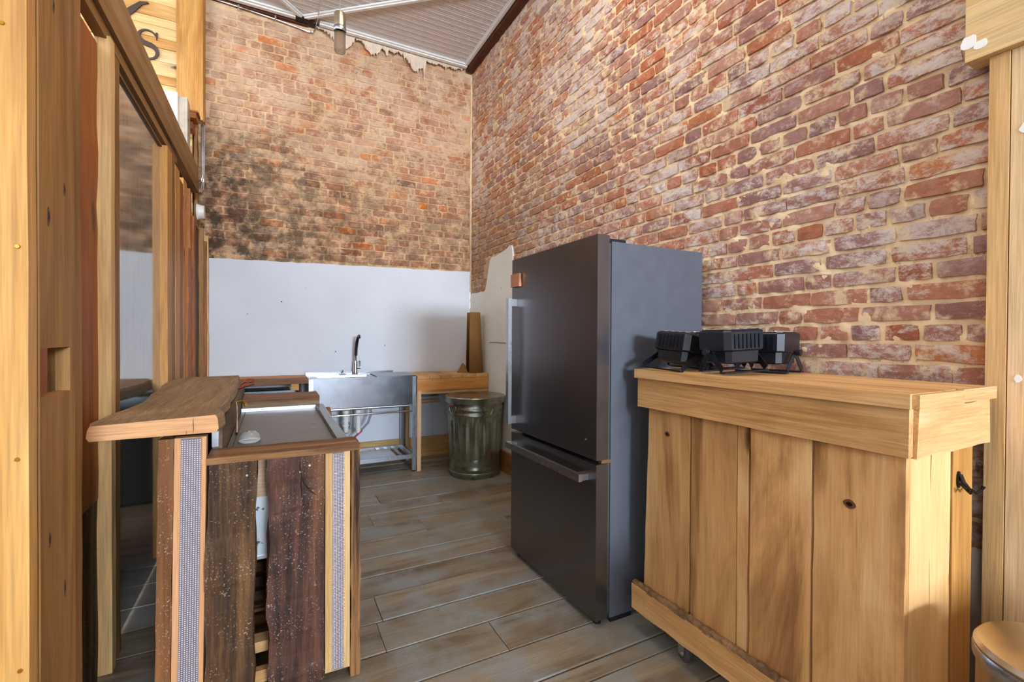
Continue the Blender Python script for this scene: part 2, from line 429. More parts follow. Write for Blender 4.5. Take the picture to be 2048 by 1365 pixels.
wr = struct(obj('wall_right', mortar_sheet('R', -.2, 4.99, .60, CZ, .0115, .0042, .0100), rwM[0], smooth=True))
wb = struct(obj('wall_back', mortar_sheet('B', -.62, 2.03, 1.95, CZ, .0135, .0045, .0065), bwM[0], smooth=True))

def brick_verts(L, H, rnd, prot):
    """front outline grid (local: a along wall, z up, d outward) with wandering edges"""
    nx, nz = 4, 2; f = []
    for i in range(nx+1):
        for j in range(nz+1):
            a = -L/2+L*i/nx; z = -H/2+H*j/nz
            ei = i in (0, nx); ej = j in (0, nz)
            d = prot
            if ei and ej: a *= .98; z *= .90; d -= .004
            elif ei or ej: d -= .0025
            a += rnd.uniform(-.0034, .0034); z += rnd.uniform(-.0024, .0024); d += rnd.uniform(-.0018, .0018)
            f.append((a, z, d))
    idx = lambda i, j: i*(nz+1)+j
    faces = [(idx(i, j), idx(i+1, j), idx(i+1, j+1), idx(i, j+1)) for i in range(nx) for j in range(nz)]
    rim = [idx(i, 0) for i in range(nx+1)]+[idx(nx, j) for j in range(1, nz+1)]+[idx(i, nz) for i in range(nx-1, -1, -1)]+[idx(0, j) for j in range(nz-1, 0, -1)]
    n0 = len(f)
    for k in rim: f.append((f[k][0]*1.01, f[k][1]*1.02, -.02))
    m = len(rim)
    for k in range(m): faces.append((rim[(k+1) % m], rim[k], n0+k, n0+(k+1) % m))
    return f, faces
def to3(wall, a, z, d): return (-d, a, z) if wall == 'R' else (a, -d, z)
def layout(wall, u0, u1, z0, z1, ch, rnd):
    out = []; z = z0; row = 0
    while z < z1:
        u = u0-rnd.uniform(0, .2); header = (row % 6 == 3)
        while u < u1:
            L = rnd.choice((.098, .1)) if header or rnd.random() < .16 else rnd.uniform(.196, .214)
            L = round(L*100)/100
            a0, a1 = max(u, u0), min(u+L, u1)
            if a1-a0 > .03: out.append(((a0+a1)/2, z+ch/2, a1-a0))
            u += L+.014
        z += ch; row += 1
    return out
def build_bricks(wall, parent, lay, mats, ch, prot, near):
    rnd = random.Random(3 if wall == 'R' else 4)
    cam = Vector((0, 0, 1.31)); items = []
    for (u, z, L) in lay:
        p = Vector((RX, u, z)) if wall == 'R' else Vector((u, RY, z))
        items.append(((p-cam).length, u, z, L, p))
    def infr(p):
        yaw = .4764; q = p-cam; dz = q.x*math.sin(yaw)+q.y*math.cos(yaw); dx = q.x*math.cos(yaw)-q.y*math.sin(yaw)
        return dz > .1 and abs(dx/dz) < 1.14 and abs(q.z/dz) < .77
    items.sort(key=lambda t: (not infr(t[4]), t[0] if wall == 'R' else rnd.random()*0+abs(t[4].x-.6)*.3+t[2]*.9))
    lib = {}
    for k, (d, u, z, L, p) in enumerate(items[:near]):
        key = (round(L*50)/50, rnd.randrange(5))
        if key not in lib:
            f, fc = brick_verts(max(L-.001, .03), ch-(.015 if wall == 'R' else .0115), random.Random(hash(key) & 999), prot)
            me = bpy.data.meshes.new('brick'); me.from_pydata([to3(wall, *t) for t in f], [], fc); me.materials.append(mats[1]); me.update(); lib[key] = me
        o = bpy.data.objects.new('brick', lib[key]); C.objects.link(o); o.parent = parent
        o.location = p-W[parent.name]
        o.rotation_euler = (R(rnd.uniform(-.8, .8)), 0, 0) if wall == 'R' else (0, R(rnd.uniform(-.8, .8)), 0)
    V, F, T = [], [], []
    for (d, u, z, L, p) in items[near:]:
        f, fc = brick_verts(max(L-.001, .03), ch-(.015 if wall == 'R' else .0115), rnd, prot+rnd.uniform(-.002, .001)); n0 = len(V); t = rnd.random()
        for q in f:
            c = to3(wall, *q); V.append((c[0]+p.x, c[1]+p.y, c[2]+p.z)); T.append(t)
        F += [tuple(n0+i for i in q) for q in fc]
    if V:
        me = bpy.data.meshes.new('far_bricks'); me.from_pydata(V, [], F); me.materials.append(mats[2])
        at = me.attributes.new('tone', 'FLOAT', 'POINT'); at.data.foreach_set('value', T); me.update()
        o = bpy.data.objects.new('far_bricks', me); C.objects.link(o); o.parent = parent; o.location = -W[parent.name]; stuff(o)
CH = .0715
lr = [b for b in layout('R', .0, 4.94, .655, 4.30, CH, random.Random(11)) if not pl_right(b[0], b[1]-.02)]
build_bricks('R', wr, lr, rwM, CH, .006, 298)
lb = [b for b in layout('B', -.54, 2.012, 2.055, 4.27, CH, random.Random(12)) if b[1] > 2.075-.0]
build_bricks('B', wb, lb, bwM, CH, .0035, 298)
# rough mortar seam in the corner of the two walls
bm = BM(); pts = []; rr = []
for k in range(80):
    z = 1.82+k*(4.27-1.82)/79; pts.append((2.016+noise.noise((z*6, 1, 2))*.006, 4.952+noise.noise((z*6, 5, 2))*.006, z)); rr.append(.013+noise.noise((z*14, 3, 3))*.007)
tube(bm, pts, rr, 6); o = obj('mortar_seam', bm, rwM[0], wr)

# plaster dado: back wall and right wall (wavy tops)
top = [(-.62, 2.004)]+[(-.6+k*.03, 2.006+.044*(k*.03/2.6)+noise.noise((k*.5, 1.5, 0))*.006+noise.noise((k*1.7, 4, 0))*.003) for k in range(1, 87)]+[(2.008, 2.052)]
pts = [(x, RY-.012, z) for x, z in top]+[(2.008, RY-.012, .2), (2.008, RY-.012, -.03), (-.62, RY-.012, -.03)]
o = struct(obj('trim_8', prism(pts, (0, .06, 0)), plaster)); o['label'] = 'white painted plaster on the lower back wall'
pr = [(4.948, -.03), (4.948, 1.798), (4.86, 1.80), (4.74, 1.795), (4.64, 1.80), (4.56, 1.79), (4.525, 1.81), (4.495, 1.87), (4.45, 2.0), (4.41, 2.105), (4.36, 2.135), (4.26, 2.13), (4.19, 2.142), (4.10, 2.150), (4.02, 2.165), (3.96, 2.185), (3.915, 2.18), (3.895, 2.10), (3.87, 1.6), (3.86, 1.0), (3.84, .66)]
k = 3.8
while k > -.2: pr.append((k, .645+noise.noise((k*7, 8, 8))*.004)); k -= .1
pr += [(-.2, .645), (-.2, -.03)]
plr = plaster_mat('cream_plaster', ((206, 202, 190), (216, 212, 202)))
o = struct(obj('trim_9', prism([(RX-.014, a, b) for a, b in pr], (.06, 0, 0)), plr)); o['label'] = 'cream plaster with torn stepped top edge on the lower right wall'
# twisted rope bead along the top of the plaster near the casing
bm = BM()
for s in range(2):
    tube(bm, [(RX-.018+.004*math.cos(t*.9+s*math.pi), .40+t*.0042, .650+.004*math.sin(t*.9+s*math.pi)) for t in range(0, 230)], .0048, 6)
o = tag(obj('rope', bm, plain('tan_rope', (160, 122, 82), .8), None, smooth=True), 'thin tan twisted rope running along the plaster edge beside the wooden casing', 'rope')
# crack / cable on cream plaster
tag(obj('cable', tube(BM(), [(RX-.018, 4.40-.1*k, 1.252+.003*math.sin(k)) for k in range(12)], .004, 6), greyP), 'thin grey cable crossing the cream plaster behind the fridge', 'cable')
# skirting
bmat = wood('yellow_pine_skirting', [(150, 112, 60), (178, 140, 84), (196, 162, 106)], 'X', .55)
b1 = struct(obj('baseboard_back', bx(.15, 2.008, 4.918, 4.947, .0, .215), bmat, bevel=.004))
bmatY = wood('yellow_pine_skirting_side', [(120, 76, 40), (146, 98, 56), (168, 120, 74)], 'Y', .55)
b2 = struct(obj('baseboard_right', bx(1.985, 2.009, 1.75, 4.90, 0, .20), bmatY, bevel=.004))

# front wall with the shop windows (behind the camera), left hall walls
fwM = plain('painted_front_wall', (196, 184, 168), .8, 0, .05)
bm = BM()
for a in ((-4.2, -3.7, 0, 4.4), (-3.7, 1.95, 0, .75), (-3.7, 1.95, 3.55, 4.4), (1.95, 2.3, 0, 4.4), (-.75, .25, .75, 3.55)): abox(bm, a[0], a[1], -7.0, -6.8, a[2], a[3])
struct(obj('wall_front', bm, fwM))
for i, (a, b) in enumerate(((-3.7, -.75), (.25, 1.95))):
    bm = BM()
    for q in ((a, b, .75, .81), (a, b, 3.49, 3.55), (a, a+.06, .81, 3.49), (b-.06, b, .81, 3.49), ((a+b)/2-.02, (a+b)/2+.02, .81, 3.49)): abox(bm, q[0], q[1], -6.98, -6.9, q[2], q[3])
    struct(obj('window_%d' % (i+1), bm, white_paint))
struct(obj('wall_left', bx(-4.4, -4.2, -7.0, 5.3, 0, 4.5), fwM))
struct(obj('wall_side', bx(2.28, 2.4, -7.0, -.2, 0, 4.5), fwM))
struct(obj('cart_shade_block', bx(1.18, 2.27, -.50, -.44, 0, .82), popX))       # unseen block added to cast the shade on the cart's foot

# ---------------------------------------------------------------- far hall: plank wall with letters, post, box
o = struct(obj('wall_hall', bx(-4.2, -.63, 5.02, 5.2, 0, CZ), plain('hall_backing', (90, 66, 40), .8)))
z = 2.2; k = 0
honeyX = wood('honey_poplar_plank', [(184, 124, 62), (210, 156, 88), (226, 182, 118)], 'X', .6, knots=True)
while z < 4.34:
    h = (.115, .085, .10, .075, .12)[k % 5]; z1 = min(z+h, 4.355)
    obj('plank', bx(-3.2, -.64, 5.0-random.uniform(0, .004), 5.02, z+.0015, z1-.0015), (creamX, honeyX)[k % 3 == 1], o); z += h; k += 1
def letter(name, strokes, y, th, label):
    bm = BM()
    for pts, ws in strokes:
        L, Rr = [], []
        for i, (x, zz) in enumerate(pts):
            a = pts[max(i-1, 0)]; b = pts[min(i+1, len(pts)-1)]; d = Vector((b[0]-a[0], b[1]-a[1])).normalized(); n = Vector((-d.y, d.x))*ws[i]/2
            L.append((x+n.x, zz+n.y)); Rr.append((x-n.x, zz-n.y))
        for i in range(len(pts)-1):
            q = [L[i], L[i+1], Rr[i+1], Rr[i]]
            A = [bm.verts.new((p[0], y, p[1])) for p in q]; B = [bm.verts.new((p[0], y+th, p[1])) for p in q]
            bm.faces.new(A); bm.faces.new(B[::-1])
            for k in range(4): bm.faces.new((A[k], B[k], B[(k+1) % 4], A[(k+1) % 4]))
    bmesh.ops.remove_doubles(bm, verts=bm.verts, dist=.0004)
    return tag(obj(name, bm, signM), label, 'letter')
cx, cz, s = -.955, 3.805, .135
S = []
for k in range(25):
    t = k/24
    if t < .5:
        a = R(25)+t*2*R(245); S.append((cx+.062*math.cos(a), cz+.062+.058*math.sin(a)))
    else:
        a = R(90)-(t-.5)*2*R(245); S.append((cx+.066*math.cos(a), cz-.060+.062*math.sin(a)))
ws = [.012+.030*math.exp(-((k/24-.5)/.2)**2) for k in range(25)]
letter('sign_letter', [(S, ws), ([(S[0][0]+.004, S[0][1]-.035), (S[0][0]+.006, S[0][1]+.028)], [.004, .016])], 4.985, .015, 'dark serif letter S on the pale plank wall, half hidden by the rail')
letter('sign_letter', [([(-1.12, 4.0), (-1.06, 4.07), (-1.00, 4.14), (-.95, 4.16)], [.05, .045, .03, .012])], 4.985, .015, 'dark letter fragment at the top of the pale plank wall')
tp = root('wall_post', (-.63, 4.9, 3.19))
obj('board', bx(-.735, -.545, 4.86, 4.885, 3.19, CZ-.01), goldZ, tp, bevel=.003)
obj('board', bx(-.56, -.536, 4.886, 4.955, 3.19, CZ-.01), goldZ, tp, bevel=.003)
tag(tp, 'tall golden pine post hanging beside the brick back wall above the conduits', 'post')
ap = root('wrapped_box', (-.70, 4.4, 2.6))
obj('white_front', bx(-.80, -.672, 4.50, 4.512, 2.60, 3.235), whiteP, ap, bevel=.006)
obj('wrapped_side', bx(-.79, -.61, 4.514, 4.65, 2.60, 3.215), plasticwrap, ap, bevel=.01)
tag(ap, 'white box with plastic wrapped side seen over the rail below the plank wall', 'box')
bx1 = root('wood_offcuts', (-.62, 4.7, 3.05))
for (a, b, c, d, e, f) in ((-.66, -.56, 4.70, 4.84, 3.185, 3.20), (-.635, -.57, 4.66, 4.80, 3.12, 3.165), (-.66, -.60, 4.72, 4.85, 3.05, 3.11)):
    obj('offcut', bx(a, b, c, d, e, f), cedarZ, bx1, bevel=.002)
tag(bx1, 'short reddish wood offcuts nailed under the tall golden post', 'wood')

# ---------------------------------------------------------------- left timber partition
pa = root('near_post', (-.5, 1.25, 0))
obj('board', rough_board(-.66, -.421, 1.226, 1.262, 0, CZ, .0012, .2, 'Z', 1), goldZ, pa)
obj('edge_strip', bx(-.448, -.424, 1.2635, 1.272, 0, CZ), oliveZ, pa)
bm = BM()
for a in ((1.2735, 1.462, 0, 1.182), (1.2735, 1.462, 1.283, CZ), (1.2735, 1.2755, 1.182, 1.283), (1.431, 1.462, 1.182, 1.283)): abox(bm, -.446, -.42, *a)
bmesh.ops.remove_doubles(bm, verts=bm.verts, dist=.0001)
obj('face_board', bm, oliveZ, pa)
obj('pocket_back', bx(-.56, -.545, 1.268, 1.48, 1.10, 1.36), cedarZ, pa)
obj('pocket_stud', bx(-.544, -.48, 1.375, 1.42, 1.15, 1.32), oliveZ, pa)
obj('groove_board', rough_board(-.47, -.436, 1.465, 1.487, 0, CZ, .001, .2, 'Z', 2), oliveZ, pa)
obj('outer_strip', rough_board(-.47, -.428, 1.489, 1.532, 0, CZ, .0015, .15, 'Z', 3), oliveZ, pa)
for (u, z) in ((-.455, 1.90), (-.435, 1.48), (-.437, 1.07), (-.434, .66)):
    bm = BM(); bmesh.ops.create_cone(bm, cap_ends=True, segments=12, radius1=.0045, radius2=.0035, depth=.003, matrix=Matrix.Translation((u, 1.2245, z)) @ Matrix.Rotation(R(90), 4, 'X'))
    obj('screw', bm, brass, pa)
bm = BM(); lathe(bm, [(0.0001, 0), (.004, 0), (.004, .016), (.008, .017), (.008, .02), (.0001, .021)], 0, 0, 12)
bmesh.ops.transform(bm, matrix=Matrix.Translation((-.525, 1.285, 1.213)) @ Matrix.Rotation(R(90), 4, 'Y'), verts=bm.verts); obj('peg', bm, whiteP, pa)
tag(pa, 'tall golden pine post with brass screws and a square pocket at far left', 'post')

st = root('partition_frame', (-.57, 2.3, 0))
obj('fir_board', rough_board(-.61, -.585, 1.60, 2.262, .69, 2.40, .003, .1, 'Z', 5), cedarZ, st)
obj('lower_board', rough_board(-.61, -.587, 1.60, 2.262, 0, .688, .003, .1, 'Z', 6), darkZ, st)
obj('stud', rough_board(-.60, -.552, 2.29, 2.34, 0, 2.452, .0015, .15, 'Z', 7), pineZ, st)
obj('stud', rough_board(-.60, -.562, 2.342, 2.445, 0, 2.43, .0015, .15, 'Z', 8), oliveZ, st)
gy = wood('greyed_header', [(96, 72, 44), (122, 94, 60), (140, 112, 76)], 'Y', .7)
obj('pane_stop', bx(-.600, -.578, 2.447, 3.36, 2.412, 2.425), gy, st)
obj('header', bx(-.60, -.564, 2.0, 3.75, 2.440, 2.486), oliveY, st)
obj('stud', rough_board(-.60, -.552, 3.362, 3.50, 0, 2.425, .0015, .15, 'Z', 9), goldZ, st)
obj('stud', rough_board(-.60, -.556, 3.503, 3.62, 0, 2.43, .002, .15, 'Z', 10), oliveZ, st)
obj('stud', rough_board(-.60, -.553, 3.624, 3.77, 0, 2.40, .002, .15, 'Z', 11), goldZ, st)
glass = G('hazy_mirror_pane'); p = glass.n('ShaderNodeNewGeometry').outputs['Position']
mpv = glass.n('ShaderNodeMapping', {'Vector': p, 'Scale': (1, 22, 3)}).outputs[0]
dust = glass.noise(mpv, 1.5, 6, .7)
glass.out(glass.ramp(dust, [(.3, (176, 176, 172)), (.7, (206, 206, 202))]), glass.rng(dust, .3, .7, .05, .12), .86, .5)
pan = obj('mirror_pane', bx(-.596, -.588, 2.30, 3.40, .02, 2.435), glass.m, st)
tag(st, 'timber stud frame holding a tall hazy mirrored pane behind the slab bar top', 'frame')
ra = root('top_rail', (-.57, 3.0, 2.49))
obj('fascia', rough_board(-.600, -.548, 1.55, 4.64, 2.492, 2.572, .001, .2, 'Y', 12), oliveY, ra)
obj('cap_board', rough_board(-.600, -.552, 1.55, 4.60, 2.574, 2.70, .001, .2, 'Y', 13), wood('pale_rail', [(130, 96, 56), (156, 120, 76), (172, 138, 94)], 'Y', .6), ra)
tag(ra, 'long sawn timber rail running along the top of the glass frame', 'rail')
# stacked boards, laths beyond the frame
bs = [(-.585, -.555, 3.79, 3.92, 0, 2.36, cedarZ), (-.60, -.565, 3.93, 4.06, 0, 2.30, goldZ), (-.566, -.545, 4.07, 4.16, 0, 1.95, cedarZ), (-.61, -.575, 4.08, 4.22, 0, 2.45, goldZ), (-.58, -.556, 4.24, 4.30, 0, 2.42, cedarZ),
      (-.61, -.582, 4.33, 4.46, 0, 1.72, oliveZ), (-.573, -.553, 4.40, 4.47, 0, 2.25, cedarZ), (-.66, -.635, 4.2, 4.9, 0, 2.58, darkZ)]
for i, b in enumerate(bs):
    o = tag(obj('leaning_board', rough_board(*b[:6], .004, .09, 'Z', 20+i), b[6]), ('rough reddish board with split lower lath', 'golden lath standing upright', 'short reddish lath with broken top', 'tall pale stud reaching the rail', 'narrow reddish lath', 'short olive board standing low', 'reddish lath under the smoke alarm', 'dark backing board')[i]+' between glass frame and brick back wall', 'board', 'boards standing behind the bar')
bs = [(-.60, -.555, 4.52, 4.68, 0, 2.20, darkZ), (-.60, -.525, 4.70, 4.74, 0, 2.22, oliveZ), (-.60, -.51, 4.76, 4.81, 0, 2.12, cedarZ), (-.60, -.502, 4.83, 4.87, 0, 2.18, pineZ), (-.612, -.588, 4.885, 4.945, 2.0, 3.18, oliveZ)]
nm = ('dark stained board leaning at the left end of the back wall', 'olive pine board second from the dark board in the corner stack', 'reddish board with pointed top in the corner stack', 'pale board nearest the white plaster in the corner stack', 'slim stud rising to the conduits beside the brick')
for i, b in enumerate(bs): tag(obj('corner_board', rough_board(*b[:6], .003, .09, 'Z', 40+i), b[6]), nm[i], 'board', 'boards stacked in the back left corner')
sd = root('smoke_alarm', (-.545, 4.51, 2.31))
for nmx, r0, x0, x1 in (('base', .066, -.545, -.53), ('cover', .058, -.53, -.495)):
    bm = BM(); bmesh.ops.create_cone(bm, cap_ends=True, segments=28, radius1=r0, radius2=r0*.9, depth=x1-x0, matrix=Matrix.Translation(((x0+x1)/2, 4.51, 2.31)) @ Matrix.Rotation(R(90), 4, 'Y'))
    obj(nmx, bm, whiteP, sd, smooth=True)
tag(sd, 'round white smoke alarm on the boards below the rail end', 'alarm')
cd = root('conduit', (-.55, 4.9, 2.6))
for k, dx in enumerate((0, .014)):
    pts = [(-.575+dx, 4.93, 3.20), (-.562+dx, 4.925, 3.19), (-.556+dx, 4.915, 3.15), (-.556+dx, 4.905, 2.9), (-.556+dx, 4.90, 2.66), (-.560+dx, 4.89, 2.60), (-.575+dx, 4.87, 2.56)]
    obj('pipe', tube(BM(), pts, .0055, 8), chrome, cd, smooth=True)
    bm = BM(); bmesh.ops.create_cone(bm, cap_ends=True, segments=10, radius1=.009, radius2=.009, depth=.03, matrix=Matrix.Translation((-.556+dx, 4.90, 2.68+.03*k))); obj('coupling', bm, chrome, cd)
tag(cd, 'pair of thin vertical metal conduits in the corner left of the brick', 'conduit')
cu = root('ceiling_conduit', (0, 4.93, 4.3))
pts = [(-.56, 4.935, 4.330), (-.42, 4.935, 4.318), (-.2, 4.935, 4.308), (.05, 4.935, 4.292), (.2, 4.932, 4.275), (.3, 4.93, 4.262), (.35, 4.93, 4.272), (.368, 4.93, 4.30), (.372, 4.92, 4.345)]
obj('pipe', tube(BM(), pts, .007, 8), chrome, cu, smooth=True)
obj('pipe', tube(BM(), [(.372, 4.915, 4.340), (.38, 4.70, 4.335), (.385, 4.4, 4.335)], .006, 8), chrome, cu, smooth=True)
obj('junction_plate', bx(.19, .36, 4.85, 4.952, 4.322, 4.336), darkIron, cu)
for x in (-.28, .02): obj('clip', bx(x-.006, x+.006, 4.918, 4.952, 4.285, 4.325), chrome, cu)
tag(cu, 'thin metal conduit with junction plate under the ceiling trim on the back wall', 'conduit')

# torn paper fringe under the trim
bm = BM(); prev = None; xs = .38
prof = {.38: .02, .46: .05, .52: .08, .60: .13, .66: .15, .70: .11, .74: .03, .80: .04, .84: .09, .90: .14, .96: .12, 1.0: .05, 1.03: .06, 1.055: .12, 1.07: .04, 1.13: .08, 1.17: .03, 1.22: .06, 1.27: .10, 1.31: .17, 1.36: .20, 1.40: .15, 1.44: .14, 1.452: .26, 1.462: .14, 1.48: .05, 1.56: .06, 1.62: .04, 1.70: .07, 1.74: .04, 1.80: .06, 1.84: .03, 1.90: .03}
ks = sorted(prof)
def pf(x):
    for a, b in zip(ks, ks[1:]):
        if a <= x <= b: return prof[a]+(prof[b]-prof[a])*(x-a)/(b-a)
    return .03
grid = []; n = 190
for i in range(n+1):
    x = .38+(1.90-.38)*i/n
    dd = max(.012, pf(x)+noise.noise((x*70, 2, 1))*.04)
    col = []
    for j in range(5):
        t = j/4; curl = (.022*t*t)*(1+noise.noise((x*12, 7, t)))
        col.append(bm.verts.new((x, 4.930-curl-.004*noise.noise((x*40, t*3, 0)), 4.338-dd*t)))
    grid.append(col)
for a, b in zip(grid, grid[1:]):
    for j in range(4): bm.faces.new((a[j], b[j], b[j+1], a[j+1]))
o = obj('torn_paper', bm, paperM, keep=True)
so = o.modifiers.new('s', 'SOLIDIFY'); so.thickness = .0015
tag(o, 'ragged strip of torn beige paper hanging under the ceiling trim on the back wall', 'paper')

# pendant
pe = root('pendant_light', (.385, 3.2, 3.15))
obj('cord', tube(BM(), [(.385, 3.2, 3.39), (.385, 3.2, CZ)], .002, 6), greyP, pe)
bm = BM(); lathe(bm, [(.0001, 3.40), (.034, 3.40), (.036, 3.395), (.036, 3.31), (.0001, 3.309)], .385, 3.2, 28); obj('cap', bm, brushed('satin_nickel', (200, 188, 164), .25, 'Z'), pe, smooth=True)
gl = bpy.data.materials.new('bubble_glass'); gl.use_nodes = True; b = gl.node_tree.nodes['Principled BSDF']
b.inputs['Transmission Weight'].default_value = 1; b.inputs['Roughness'].default_value = .04; b.inputs['IOR'].default_value = 1.2
nt = gl.node_tree; nz = nt.nodes.new('ShaderNodeTexNoise'); nz.inputs['Scale'].default_value = 60; bp = nt.nodes.new('ShaderNodeBump'); bp.inputs['Strength'].default_value = .6; bp.inputs['Distance'].default_value = .004
nt.links.new(nz.outputs['Fac'], bp.inputs['Height']); nt.links.new(bp.outputs[0], b.inputs['Normal'])
bm = BM(); r1 = lathe(bm, [(.0001, 3.150), (.031, 3.152), (.035, 3.158), (.035, 3.30)], .385, 3.2, 28); gc0 = obj('glass_cylinder', bm, gl, pe, keep=True, smooth=True); so = gc0.modifiers.new('s', 'SOLIDIFY'); so.thickness = .004; so.offset = -1
bm = BM(); lathe(bm, [(.036, 3.312), (.039, 3.308), (.039, 3.285), (.0365, 3.28)], .385, 3.2, 28); obj('collar', bm, steelZ, pe, smooth=True)
tag(pe, 'small pendant light with satin cap and clear bubbled glass cylinder', 'lamp')
# ---------------------------------------------------------------- right door casing
ca = root('door_casing', (2.0, .4, 0))
obj('edge_board', bx(1.952, 2.005, .555, .600, 0, 2.175), pineZ, ca, bevel=.002)
lightpop = wood('pale_casing', [(216, 172, 124), (230, 196, 150), (240, 212, 172)], 'Z', .55)
obj('side_board', bx(1.955, 2.005, .20, .552, 0, 2.175), lightpop, ca, bevel=.002)
obj('header_board', bx(1.925, 2.005, .18, .648, 2.176, 2.70), wood('pale_header', [(218, 172, 110), (234, 198, 142), (244, 214, 166)], 'Y', .55), ca, bevel=.003)
for (yy, zz, a, b) in ((.640, 2.235, .020, .022), (.612, 2.216, .018, .014), (.632, 2.395, .026, .01)):
    bm = BM(); n = 12; vs = [(1.9235, yy+a*math.cos(t)*(1+.3*noise.noise((t, yy*9, 1))), zz+b*math.sin(t)*(1+.5*noise.noise((t, 4, zz*9)))) for t in [2*math.pi*k/n for k in range(n)]]
    obj('filler_patch', prism(vs, (.003, 0, 0)), whitewash, ca)
for (yy, zz, a, b) in ((.515, 1.93, .022, .02), (.55-.02, 1.195, .008, .012)):
    bm = BM(); n = 12; vs = [(1.9535, yy+a*math.cos(t)*(1+.4*noise.noise((t, yy*9, 1))), zz+b*math.sin(t)*(1+.5*noise.noise((t, 4, zz*9)))) for t in [2*math.pi*k/n for k in range(n)]]
    obj('filler_patch', prism(vs, (.003, 0, 0)), whitewash, ca)
tag(ca, 'pale poplar door casing with overhanging header and white filler patches at far right', 'casing')

# ---------------------------------------------------------------- fridge
fr = root('fridge', (1.62, 2.08, 0))
obj('body', bx(1.370, 1.955, 1.668, 2.488, .025, 1.748), fridgeSide, fr, bevel=.004)
obj('gasket', bx(1.353, 1.372, 1.676, 2.480, .04, 1.742), rubber, fr)
obj('toe_grille', bx(1.34, 1.37, 1.69, 2.46, .012, .045), black, fr)
ud = obj('upper_door', bx(1.286, 1.352, 1.663, 2.493, .757, 1.773), fridgeM, fr, bevel=.004)
ld = obj('freezer_drawer', bx(1.286, 1.352, 1.663, 2.493, .032, .738), fridgeM, fr, bevel=.004)
bm = bx(1.228, 1.247, 2.425, 2.457, .797, 1.537); obj('handle', bm, handleM, ud, bevel=.0025)
for z in (.80, 1.492): obj('handle_mount', bx(1.2475, 1.2855, 2.427, 2.455, z, z+.042), handleM, ud, bevel=.002)
bm = bx(1.228, 1.247, 1.715, 2.462, .655, .690); obj('handle', bm, handleM, ld, bevel=.0025)
for y in (1.718, 2.415): obj('handle_mount', bx(1.2475, 1.2855, y, y+.042, .658, .687), handleM, ld, bevel=.002)
obj('hinge_cover', bx(1.345, 1.47, 1.69, 1.75, 1.7485, 1.766), black, fr, bevel=.004)
obj('hinge_pin', bx(1.315, 1.345, 1.70, 1.715, 1.7735, 1.785), chrome, fr, bevel=.002)
obj('centre_hinge', bx(1.318, 1.372, 1.667, 1.69, .7395, .7555), chrome, fr, bevel=.002)
bm = BM(); lathe(bm, [(.0001, 0), (.018, 0), (.018, .022), (.01, .026), (.0001, .027)], 1.325, 1.70, 14); obj('foot', bm, black, fr)
bm = BM(); lathe(bm, [(.0001, 0), (.018, 0), (.018, .022), (.01, .026), (.0001, .027)], 1.325, 2.44, 14); obj('foot', bm, black, fr)
obj('base_rail', bx(1.38, 1.50, 1.672, 1.69, .0, .024), black, fr)
bm = BM(); bmesh.ops.create_cone(bm, cap_ends=True, segments=12, radius1=.004, radius2=.004, depth=.003, matrix=Matrix.Translation((1.2845, 1.745, .838)) @ Matrix.Rotation(R(90), 4, 'Y')); obj('rivet', bm, chrome, fr)
tag(fr, 'tall dark stainless fridge with bottom freezer drawer and bar handles', 'fridge')
o = obj('magnet', rough_board(1.266, 1.2815, 2.372, 2.476, 1.606, 1.682, .002, .02, 'Z', 60), copperM, None); o['label'] = 'small copper coloured square magnet at the top left of the fridge door'; o['category'] = 'magnet'

# ---------------------------------------------------------------- poplar cart
ct = root('bar_cart', (1.70, 1.08, 0))
popF = wood('cart_front_board', [(150, 106, 64), (206, 156, 100), (222, 180, 126)], 'Z', .6, knots=True, contrast=1.5, cross=5, fine=.15)
for i, (a, b) in enumerate(((1.435, 1.600), (1.602, 1.764), (1.766, 1.928))):
    obj('top_plank', bx(a, b, .582 if i else .579, 1.588, 1.1325, 1.171), popY, ct, bevel=.002)
obj('end_cap', bx(1.445, 1.70, .563, .5785, 1.134, 1.170), popX, ct, bevel=.0015)
obj('end_cap', bx(1.701, 1.925, .565, .5785, 1.136, 1.172), popX, ct, bevel=.0015)
obj('apron', rough_board(1.452, 1.4745, .588, 1.583, 1.004, 1.132, .0015, .05, 'Y', 70), popY, ct)
obj('apron', rough_board(1.4755, 1.918, .578, .599, 1.002, 1.132, .003, .04, 'X', 71), popX, ct)
for i, (a, b) in enumerate(((1.545, 1.311), (1.301, 1.100), (1.096, 1.055), (1.046, .842), (.834, .602))):
    bm = rough_board(1.476, 1.497, b, a, .10, 1.10, .0012, .05, 'Z', 72+i)
    if i == 0:
        for v in bm.verts:
            if v.co.y > 1.5: v.co.y += (1.10-v.co.z)*.03-.012
    obj('front_board', bm, popF, ct)
# deep knots on two boards
knotM = plain('knot_wood', (92, 58, 32), .8, 0, .3)
for (y, z, q) in ((1.43, .905, .010), (.735, .835, .012)):
    for rr0, dx, m in ((q*1.25, .0004, knotM), (q*.6, .0010, darkIron)):
        vs = [(1.4752-dx, y+rr0*math.cos(t)*(1+.15*math.sin(2*t+1)), z+rr0*.9*math.sin(t)) for t in [2*math.pi*k/18 for k in range(18)]]
        obj('knot', prism(vs, (.0012, 0, 0)), m, ct)
popS = wood('cart_side_board', [(204, 154, 96), (220, 174, 116), (230, 190, 136)], 'Z', .6, contrast=.9, cross=5, fine=.12)
for i, (a, b, m) in enumerate(((1.4985, 1.612, popS), (1.614, 1.733, popS), (1.737, 1.865, goldZ))):
    obj('side_board', rough_board(a, b, .602 if i < 2 else .598, .622, .06, 1.12, .001, .06, 'Z', 80+i), m, ct)
obj('inner_frame', bx(1.50, 1.86, .625, 1.54, .10, 1.13), oliveZ, ct)
